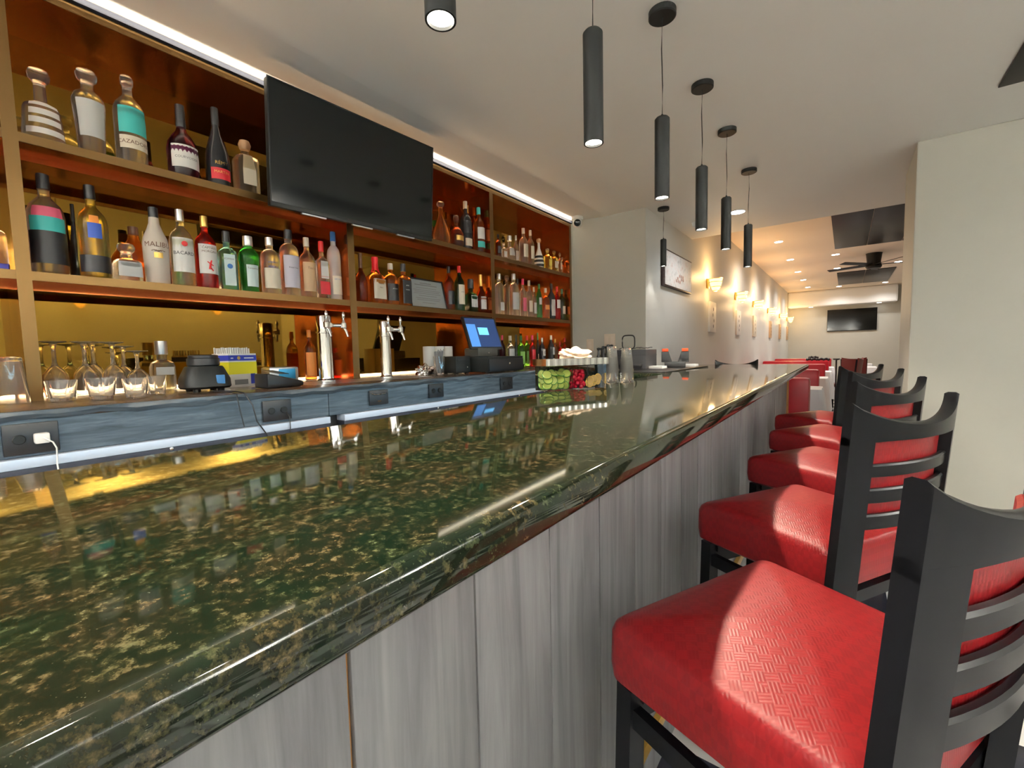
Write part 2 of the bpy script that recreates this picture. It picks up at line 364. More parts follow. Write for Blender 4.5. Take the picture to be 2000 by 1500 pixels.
def outlet(y, z, wd, hg, lab, flip=False):
    t = thing('power_outlet', lab, 'power outlet', (-1.7555, y, z), 0, 'outlets along the back counter')
    obj('cover_plate', bx(0, .006, -wd / 2, wd / 2, -hg / 2, hg / 2, bev=.003), m_black, t)
    if flip:
        obj('handle_lip', tube([(.010, -wd * .4, hg * .3), (.014, -wd * .25, hg * .22), (.014, wd * .25, hg * .22), (.010, wd * .4, hg * .3)], .002), m_chrome, t)
        obj('badge', bx(.006, .008, -.010, .010, -.020, -.015), m_chrome, t)
    else:
        for s in (-1, 1): obj('socket', lathe([(.012, 0), (.013, .004), (.011, .006)], n=16), m_blackmat, t).matrix_local = Matrix.Translation((.006, s * wd * .22, 0)) @ Matrix.Rotation(PI / 2, 4, 'Y')
    return t
outlet(.14, 1.029, .105, .084, 'black outlet holding the white charger, left end of the counter front')
outlet(.787, 1.029, .108, .080, 'black double outlet with a plugged black cable, beside the counter seam')
outlet(1.253, 1.036, .105, .070, 'black flip-lid box with a chrome lip on the counter front', True)
outlet(1.62, 1.038, .105, .074, 'black outlet between the flip-lid box and the till on the counter front')
outlet(2.237, 1.034, .125, .080, 'black outlet directly below the till drawer on the counter front')

t = thing('phone_charger', 'white phone charger plug with a white cable hanging from the outlet', 'charger', (-1.753, .158, 1.028))
obj('plug_body', bx(0, .026, -.015, .015, -.014, .014, bev=.005), cmat('white'), t)
obj('cable', tube([(.026, .003, .002), (.032, .008, -.003), (.034, .018, -.012), (.034, .024, -.03), (.034, .022, -.075), (.030, .026, -.14)], .0019), cmat('white'), t)
def cable(pts, r, lab):
    tag(obj('power_cable', tube(pts, r), m_black), lab, 'cable')
cable([(-1.95, .66, 1.109), (-1.80, .665, 1.111), (-1.745, .672, 1.106), (-1.727, .69, 1.06), (-1.725, .70, 1.00), (-1.727, .73, .95), (-1.73, .76, .90)], .0025, 'black cable running from the blender over the counter edge, right strand')
cable([(-1.95, .64, 1.109), (-1.80, .64, 1.111), (-1.745, .645, 1.106), (-1.737, .65, 1.05), (-1.735, .66, .985)], .0022, 'short black cable strand left of the long one on the counter front')
cable([(-1.750, .82, 1.02), (-1.735, .825, 1.0), (-1.728, .822, .96), (-1.73, .818, .90)], .002, 'thin black cable hanging from the double outlet')

# ---------------------------------------------------------------- customer bar
b = BM()
poly = [(-.96, -1.6), (-.262, -1.6), (-.262, 4.79), (-1.449, 4.79), (-1.449, 3.918), (-2.0, 3.918), (-2.0, 2.95), (-.96, 2.95)]
zt, zb = 1.07, 1.026
lo = [b.verts.new((x, y, zb)) for x, y in poly]; hi = [b.verts.new((x, y, zt)) for x, y in poly]
b.faces.new(hi); b.faces.new(list(reversed(lo)))
for i in range(len(poly)): b.faces.new((lo[i], lo[(i + 1) % 8], hi[(i + 1) % 8], hi[i]))
b.normal_update()
es = [e for e in b.edges if all(abs(v.co.z - zt) < 1e-4 for v in e.verts)]
bmesh.ops.bevel(b, geom=es, offset=.016, segments=5, affect='EDGES', profile=.5)
es = [e for e in b.edges if all(abs(v.co.z - zb) < 1e-4 for v in e.verts)]
bmesh.ops.bevel(b, geom=es, offset=.010, segments=3, affect='EDGES', profile=.5)
tag(obj("granite_worktop", b, m_granite), 'long polished dark green granite bar top, running past all the stools', 'bar top')

root = thing('bar_counter', 'bar base clad in vertical grey wood boards below the granite', 'bar', (-.66, 1.5, 0))
wpart('carcass', bx(-.93, -.4285, -1.55, 4.70, 0, 1.0255), m_ply, root, smooth=False)
wpart('return_carcass', bx(-1.445, -.935, 4.0, 4.68, 0, 1.0255), m_blackmat, root, smooth=False)
wpart('return_carcass', bx(-1.98, -.935, 3.05, 3.90, 0, 1.0255), m_blackmat, root, smooth=False)
y = .247 - .2025 * 9; k = 0
while y < 4.68:
    g = {9: .0054, 10: .0040}.get(k, .0032); g2 = {8: .0054, 9: .0040}.get(k, .0032)
    y1 = min(y + .2025, 4.70)
    o = wpart('wall_board', bx(-.428, -.42 + .001 * random.random(), y + g / 2, y1 - g2 / 2, .11, 1.0255, bev=.0012), m_plank, root)
    o.data.transform(Matrix.Identity(4))
    y += .2025; k += 1
wpart('base_board', bx(-.428, -.412, -1.55, 4.70, 0, .11, bev=.002), m_plank, root)
wpart('gold_base_trim', bx(-.419, -.400, -1.55, 4.70, .125, .165, bev=.004), m_gold, root)
wpart('end_trim', bx(-.434, -.405, 4.701, 4.73, 0, 1.0255, bev=.002), m_ply, root)

# ---------------------------------------------------------------- televisions
def tv(cen, a2, u2_, Wd, Hd, lab, brand=False):
    n = a2.cross(u2_)
    M4 = Matrix((n, a2, u2_)).transposed().to_4x4(); M4.translation = cen
    t = thing('television', lab, 'television', cen); t.matrix_world = M4
    obj('casing', bx(-.035, -.004, -Wd / 2 + .002, Wd / 2 - .002, -Hd / 2 + .002, Hd / 2 - .002, bev=.004), m_blackmat, t)
    obj('screen', bx(-.004, 0.0, -Wd / 2 + .006, Wd / 2 - .006, -Hd / 2 + .02, Hd / 2 - .006), m_screen, t, smooth=False)
    b = BM(); add_box(b, -.004, .002, -Wd / 2, Wd / 2, -Hd / 2, -Hd / 2 + .02, bev=.001); add_box(b, -.004, .002, -Wd / 2, Wd / 2, Hd / 2 - .006, Hd / 2); add_box(b, -.004, .002, -Wd / 2, -Wd / 2 + .006, -Hd / 2, Hd / 2); add_box(b, -.004, .002, Wd / 2 - .006, Wd / 2, -Hd / 2, Hd / 2)
    obj('bezel', b, m_blackmat, t)
    if brand:
        for yy in (-Wd * .28, 0, Wd * .3): obj('speaker_strip', bx(-.02, -.006, yy - .06, yy + .06, -Hd / 2 - .006, -Hd / 2 + .001), m_steel, t)
        obj('wall_arm', bx(-.137, -.035, -.09, .09, -.10, .10), m_black, t)
    return t
ya, ti, ro = .0323, .0884, .0087
a0 = Vector((math.sin(ya), math.cos(ya), 0)); n0 = Vector((math.cos(ya), -math.sin(ya), 0)); uu = math.cos(ti) * Vector((0, 0, 1)) + math.sin(ti) * n0
aa = math.cos(ro) * a0 + math.sin(ro) * uu; ub = -math.sin(ro) * a0 + math.cos(ro) * uu
tv(Vector((-2.015, 1.408, .954 + H)), aa, ub, .93, .537, 'large black television hung in front of the bottle shelves', True)
tv(Vector((.12, 16.36, 1.23 + .753)), Vector((1, 0, 0)), Vector((0, 0, 1)), 1.16, .64, 'small looking black television on the far end wall')

# ---------------------------------------------------------------- pendant lamps
m_lens = mat('lamp_lens', (1.0, .93, .78), .4, emit=16)
m_innerrim = mat('lamp_inner', (.8, .78, .6), .4)
def pendant(x, y, zb, L, r, lab, group='black tube pendants over the bar'):
    t = thing('pendant_lamp', lab, 'pendant lamp', (x, y, ZC), 0, group)
    z1 = zb + L - ZC; z0 = zb - ZC
    obj('canopy', lathe([(.046, -.024), (.05, -.021), (.05, 0)], n=28), m_blackmat, t)
    q = .0025 * random.choice((-1, 1)); b = BM(); add_tube(b, [(0, 0, -.02), (q, 0, z1 * .35), (-q, q, z1 * .7), (0, 0, z1)], .0022, n=6); obj('cord', b, m_black, t)
    b = BM(); add_lathe(b, [(r * .84, z0 + .012), (r * .86, z0), (r, z0), (r, z1 - .006), (r - .005, z1), (.006, z1 + .001), (.004, z1 + .012)], n=28, cap=False); obj('tube_shade', b, m_blackmat, t)
    b = BM(); add_lathe(b, [(.001, z0 + .004), (r * .85, z0 + .006)], n=28, cap=False); obj('bulb_lens', b, m_lens, t)
    return t
names = {1: 'black tube pendant cut off by the top edge, nearest the camera', 2: 'black tube pendant second from the camera, its canopy above the picture', 3: 'black tube pendant third from the camera, canopy touching the top edge',
         4: 'black tube pendant fourth from the camera over the bar', 5: 'black tube pendant fifth from the camera over the bar', 6: 'black tube pendant farthest along the row over the bar'}
for i, (x, y) in enumerate(PEND):
    if i: pendant(x, y, 1.815, .30, .0275, names[i])
pendant(-1.33, 4.04, 1.983, .24, .0265, 'small black tube pendant beside the framed picture on the side wall')

def downlight(x, y, z, lab, r=.05, group='recessed ceiling lights', m=None):
    t = thing('downlight', lab, 'ceiling light', (x, y, z), 0, group)
    obj('trim_ring', lathe([(r * 1.05, -.004), (r * 1.18, -.003), (r * 1.2, 0)], n=22, cap=False), m_ceil, t)
    b = BM(); add_lathe(b, [(.001, -.0035), (r * 1.05, -.0038)], n=22, cap=False); obj('lens', b, m or mat('downlight_lens', (1, .97, .92), .4, emit=18), t)
downlight(-.837, 4.63, ZC, 'bright round ceiling light behind the far pendants, near the alcove wall', .06, m=mat('cool_lens', (.9, .95, 1), .4, emit=20))
nm = ['nearest', 'second', 'third', 'fourth', 'fifth']
for i in range(5): downlight(-.88, FAR_DL[i][1], ZF, nm[i] + ' of the row of ceiling lights beside the lamp wall', .055)
downlight(-.185, 10.02, ZF, 'ceiling light at the lower left corner of the large dark panel', .055)
downlight(-.185, 11.8, ZF, 'ceiling light left of the fan, before the second dark panel', .055)
downlight(-.185, 15.4, ZF, 'ceiling light left of the soffit face, past the second panel', .055)
downlight(.8, 11.8, ZF, 'ceiling light right of the fan beside the pier', .055)
downlight(.8, 15.4, ZF, 'ceiling light right above the soffit end', .055)
downlight(-.86, 16.14, 2.414, 'left ceiling light under the far soffit', .05)
downlight(.72, 16.14, 2.414, 'right ceiling light under the far soffit, above the television', .05)
for (x, y) in NEAR_DL: downlight(x, y, ZC, 'round ceiling light in the near room outside the view', .05)

# ---------------------------------------------------------------- bar stools
def rounded_poly(pts, rad, seg=5):
    out = []; n = len(pts)
    for i in range(n):
        p = Vector(pts[i]); a = (Vector(pts[i - 1]) - p).normalized(); c = (Vector(pts[(i + 1) % n]) - p).normalized()
        p0 = p + a * rad; p1 = p + c * rad
        for k in range(seg + 1):
            s = k / seg; out.append((1 - s) ** 2 * p0 + 2 * s * (1 - s) * p + s * s * p1)
        q = Vector(pts[(i + 1) % n]); d = (q - p).normalized(); L = (q - p).length - 2 * rad
        for k in range(1, 5): out.append(p1 + d * L * k / 5)
    return out
def cushion(b, outline, z0, z1, crown, c=(0, 0)):
    c = Vector(c); rings = []
    lev = [(.90, z0), (.985, z0 + .012), (1.0, z0 + .04), (.995, z1 - .022), (.972, z1 - .008), (.93, z1)] + [(s, z1 + crown * (1 - (s / .93) ** 2)) for s in (.82, .66, .48, .3, .12)]
    for s, z in lev: rings.append([b.verts.new((c.x + (p.x - c.x) * s, c.y + (p.y - c.y) * s, z)) for p in outline])
    n = len(outline)
    for a, d in zip(rings, rings[1:]):
        for i in range(n): b.faces.new((a[i], a[(i + 1) % n], d[(i + 1) % n], d[i]))
    b.faces.new(list(reversed(rings[0]))); b.faces.new(rings[-1])
def arc_pt(s, z, off=0.0):
    """point of the curved back: s -1..1 across, lean with height"""
    x = .205 * s; y = -.176 - (z - .76) * .075 - .042 * (1 - s * s)
    t = Vector((.205, .084 * s)).normalized(); nrm = Vector((t.y, -t.x))
    return Vector((x + nrm.x * off, y + nrm.y * off, z))
def slat(b, s0, s1, zlo, zhi, th, n=14, off=0.0):
    rows = []
    for i in range(n + 1):
        s = s0 + (s1 - s0) * i / n; a, c = zlo(s), zhi(s)
        rows.append([b.verts.new(arc_pt(s, z, o + off)) for z, o in ((a, -th / 2), (c - .004, -th / 2), (c, -th / 4), (c, th / 4), (c - .004, th / 2), (a, th / 2))])
    for a, c in zip(rows, rows[1:]):
        for k in range(6): b.faces.new((a[k], a[(k + 1) % 6], c[(k + 1) % 6], c[k]))
    b.faces.new(list(reversed(rows[0]))); b.faces.new(rows[-1])
def beam(b, p, q, wx, wy):
    """square bar between two points, section wx by wy in local x / y"""
    p, q = Vector(p), Vector(q); vs = []
    for c in (p, q):
        for sx, sy in ((-1, -1), (1, -1), (1, 1), (-1, 1)): vs.append(b.verts.new(c + Vector((sx * wx / 2, sy * wy / 2, 0))))
    for i in range(4): b.faces.new((vs[i], vs[(i + 1) % 4], vs[4 + (i + 1) % 4], vs[4 + i]))
    b.faces.new(vs[0:4][::-1]); b.faces.new(vs[4:8])
def hbeam(b, p, q, wd, hg):
    p, q = Vector(p), Vector(q); d = (q - p).normalized(); s = Vector((-d.y, d.x, 0)) * wd / 2; vs = []
    for c in (p, q):
        for a, z in ((-1, -1), (1, -1), (1, 1), (-1, 1)): vs.append(b.verts.new(c + s * a + Vector((0, 0, z * hg / 2))))
    for i in range(4): b.faces.new((vs[i], vs[(i + 1) % 4], vs[4 + (i + 1) % 4], vs[4 + i]))
    b.faces.new(vs[0:4][::-1]); b.faces.new(vs[4:8])
def make_stool():
    t = thing('bar_stool', 'red vinyl bar stool beside the bar', 'bar stool', (0, 0, 0), 0, 'red seated bar stools along the bar')
    b = BM(); cushion(b, rounded_poly([(-.228, .205), (.228, .205), (.195, -.172), (-.195, -.172)][::-1], .03), .650, .766, .026); obj('seat', b, m_vinyl, t)
    for s in (-1, 1):
        b = BM(); beam(b, (s * .205, .185, .0), (s * .195, .175, .65), .034, .034); obj('leg', b, m_wood_black, t)
        b = BM(); beam(b, (s * .19, -.20, .0), (s * .185, -.165, .62), .034, .034)      # rear leg
        obj('leg', b, m_wood_black, t)
        b = BM(); slat(b, *((s * 1.0, s * .74) if s < 0 else (.74, 1.0)), lambda q: .60, lambda q: 1.03, .027, n=4); obj('back_post', b, m_wood_black, t)
    crest_lo = lambda s: 1.022 - .0 * s; crest_hi = lambda s: 1.108 - .052 * max(0.0, 1 - s * s) ** .8
    b = BM(); slat(b, -1.0, 1.0, lambda s: 1.022 - .01 * abs(s) ** 6, crest_hi, .027, n=20); obj('crest_rail', b, m_wood_black, t)
    for zl, zh in ((.940, .968), (.880, .912), (.818, .852)):
        b = BM(); slat(b, -.80, .80, lambda s, zl=zl: zl, lambda s, zh=zh: zh, .014); obj('back_slat', b, m_wood_black, t)
    b = BM(); slat(b, -.72, .72, lambda s: .830 + .01 * abs(s) ** 4, lambda s: 1.030, .020, off=-.019); obj('back_pad', b, m_vinyl, t)
    for zz in (.60, .36):
        for s in (-1, 1):
            b = BM(); hbeam(b, (s * .198, .17, zz), (s * .187, -.17, zz), .018, .034); obj('side_stretcher', b, m_wood_black, t)
    b = BM(); hbeam(b, (-.19, .175, .60), (.19, .175, .60), .018, .034); obj('front_stretcher', b, m_wood_black, t)
    b = BM(); hbeam(b, (-.19, .182, .28), (.19, .182, .28), .022, .034); obj('footrest', b, m_wood_black, t)
    b = BM(); hbeam(b, (-.18, -.18, .32), (.18, -.18, .32), .018, .034); obj('rear_stretcher', b, m_wood_black, t)
    b = BM(); hbeam(b, (-.19, -.16, .63), (.19, -.16, .63), .02, .03); hbeam(b, (-.19, .16, .635), (.19, .16, .635), .02, .02); obj('seat_frame', b, m_wood_black, t)
    return t
proto = make_stool()
ST = [((-.319, .678), 66, 'red vinyl bar stool nearest the camera, cut off by the right edge'),
      ((-.348, 1.363), 60, 'second red vinyl bar stool from the camera along the bar'),
      ((-.329, 2.08), 60, 'third red vinyl bar stool from the camera, middle of the row'),
      ((-.335, 2.80), 60, 'fourth red vinyl bar stool from the camera along the bar'),
      ((-.36, 3.46), 60, 'farthest red vinyl bar stool in the row beside the bar')]
for i, (fn, a, lab) in enumerate(ST):
    o = proto if i == 0 else dup(proto)
    th = R(a); f = Vector((-math.sin(th), math.cos(th))); rr = Vector((math.cos(th), math.sin(th)))
    c = Vector(fn) + rr * .225 - f * .20 + Vector((-.02 if i == 4 else 0, 0))
    o.location = (c.x, c.y, 0); o.rotation_euler = (0, 0, th); o['label'] = lab
o = dup(proto); o.location = (-.93, 4.97, 0); o.rotation_euler = (0, 0, PI); o['label'] = 'bar stool behind the far end of the bar, only its curved top rail showing'; o['group'] = 'stools past the bar end'
o.location.z = 0

# ---------------------------------------------------------------- bottles
# body profile in shares of radius and height (third value: roundness power), where the cap starts, cap radius
PR = {
 'std': ([(.9, 0), (.98, .012), (1, .03), (1, .58), (.94, .64), (.80, .69), (.55, .735), (.36, .77), (.31, .80), (.29, .93)], .85, .34),
 'vodka': ([(.9, 0), (.99, .012), (1, .03), (1, .62), (.97, .68), (.85, .735), (.6, .775), (.38, .80), (.34, .93)], .86, .40),
 'round2': ([(.80, 0), (.84, .02), (.92, .48), (1, .58), (1.0, .62), (.93, .69), (.70, .76), (.42, .80), (.38, .92)], .83, .46),
 'round': ([(.78, 0), (.88, .015), (1, .10), (1.02, .38), (.93, .48), (.65, .57), (.38, .64), (.28, .70), (.26, .93)], .70, .31),
 'slope': ([(.9, 0), (1, .02), (1.02, .30), (.95, .42), (.70, .56), (.45, .67), (.32, .76), (.28, .82), (.27, .95)], .78, .31),
 'bell': ([(.65, 0), (.80, .015), (1, .10), (1.0, .2), (.80, .38), (.50, .54), (.28, .66), (.24, .72), (.23, .88)], .86, .36),
 'squat': ([(1, 0), (1.0, .03), (.93, .25), (.86, .45), (.78, .50), (.45, .54), (.30, .57), (.27, .85)], .80, .42),
 'shoulder': ([(.74, 0), (.79, .02), (.93, .46), (1, .60), (.98, .65), (.80, .72), (.45, .765), (.38, .78), (.36, .88)], .84, .52),
 'square': ([(.80, 0, 7), (.86, .015, 7), (.86, .60, 7), (.80, .66, 6), (.50, .71, 3), (.32, .74, 2), (.30, .92, 2)], .82, .37),
 'squarish': ([(.88, 0, 5), (.93, .02, 5), (.93, .50, 5), (.82, .59, 4), (.50, .66, 2), (.33, .71, 2), (.29, .94, 2)], .72, .34),
 'cube': ([(.84, 0, 7), (.90, .02, 7), (.90, .46, 7), (.80, .55, 5), (.45, .60, 2), (.40, .62, 2), (.38, .80, 2)], .72, .50),
 'malibu': ([(.86, 0), (.92, .015), (1, .45), (1, .52), (.90, .60), (.60, .71), (.42, .79), (.36, .90)], .86, .37)}
def prof_at(pr, f):
    for a, c in zip(pr, pr[1:]):
        if a[1] <= f <= c[1]:
            t = (f - a[1]) / max(1e-6, c[1] - a[1]); pa = a[2] if len(a) > 2 else 2
            return a[0] + (c[0] - a[0]) * t, pa
    return pr[-1][0], 2
def bottle(kind, gl, x, y, zs, r, h, cap, labs, txt, desc, grp, rz=None):
    t = thing('liquor_bottle', desc, 'bottle', (x, y, zs + .0012), R(random.uniform(-6, 6)) if rz is None else rz, grp)
    pr, cz, cr = PR[kind]
    seg = 24 if r > .035 else 16
    if kind in ('square', 'squarish', 'cube'): seg = 32
    obj('glass_body', lathe([(p[0] * r, p[1] * h, p[2] if len(p) > 2 else 2) for p in pr], n=seg), glass(gl), t)
    if cap == 'glass':
        rr = cr * r; z0 = cz * h; q = h * (1 - cz)
        obj('stopper', lathe([(rr * .55, z0), (rr * .7, z0 + q * .1), (rr * 1.15, z0 + q * .35), (rr * 1.25, z0 + q * .7), (rr * 1.05, z0 + q * .95), (rr * .5, z0 + q)], n=18), glass('clear'), t)
    elif cap == 'wood':
        rr = cr * r * 1.25; z0 = cz * h; q = h - z0
        obj('cork_stopper', lathe([(rr * .7, z0), (rr * .85, z0 + q * .1), (rr * 1.05, z0 + q * .5), (rr * .8, z0 + q * .9), (rr * .3, h)], n=16), cmat('wood'), t)
    else:
        rr = cr * r
        if cap == 'waxred':
            b = BM(); add_lathe(b, [(rr * 1.02, cz * h), (rr * 1.08, cz * h + .004), (rr, h * .9), (rr * 1.1, h * .94), (rr * 1.05, h)], n=16)
            for k in range(7):
                a = k * .9; L = .012 + .02 * ((k * 37) % 5) / 5
                add_tube(b, [(rr * math.cos(a), rr * math.sin(a), cz * h + .01), (rr * 1.25 * math.cos(a), rr * 1.25 * math.sin(a), cz * h - L * .5), (rr * 1.5 * math.cos(a), rr * 1.5 * math.sin(a), cz * h - L)], .003, n=6)
            obj('wax_neck', b, cmat(cap), t)
        else:
            obj('bottle_cap', lathe([(rr, cz * h), (rr * 1.04, cz * h + .003), (rr, h * .95), (rr * .98, h - .001), (rr * .8, h)], n=16), cmat(cap), t)
    for (a, c, colr, half) in labs:
        hw = min(R(half), PI - .001); rows = []
        for f in (a, (a + c) / 2, c):
            q, pw = prof_at(pr, f); rows.append((q * r + .0007, f * h, pw))
        b = BM(); add_lathe(b, rows, n=18, a0=-hw, a1=hw, cap=False); obj('paper_label', b, cmat(colr), t, smooth=True)
    for (s, size, f, colr) in txt:
        q, pw = prof_at(pr, f)
        b = text_mesh(s, size * 1.25, bend=q * r + .0014, pw=pw); bmesh.ops.translate(b, verts=b.verts[:], vec=(0, 0, f * h)); obj('lettering', b, cmat(colr), t, smooth=False)
    return t
GR = {'T': 'bottles on the top shelf', 'M': 'bottles on the middle shelf', 'C': 'bottles on the back counter'}
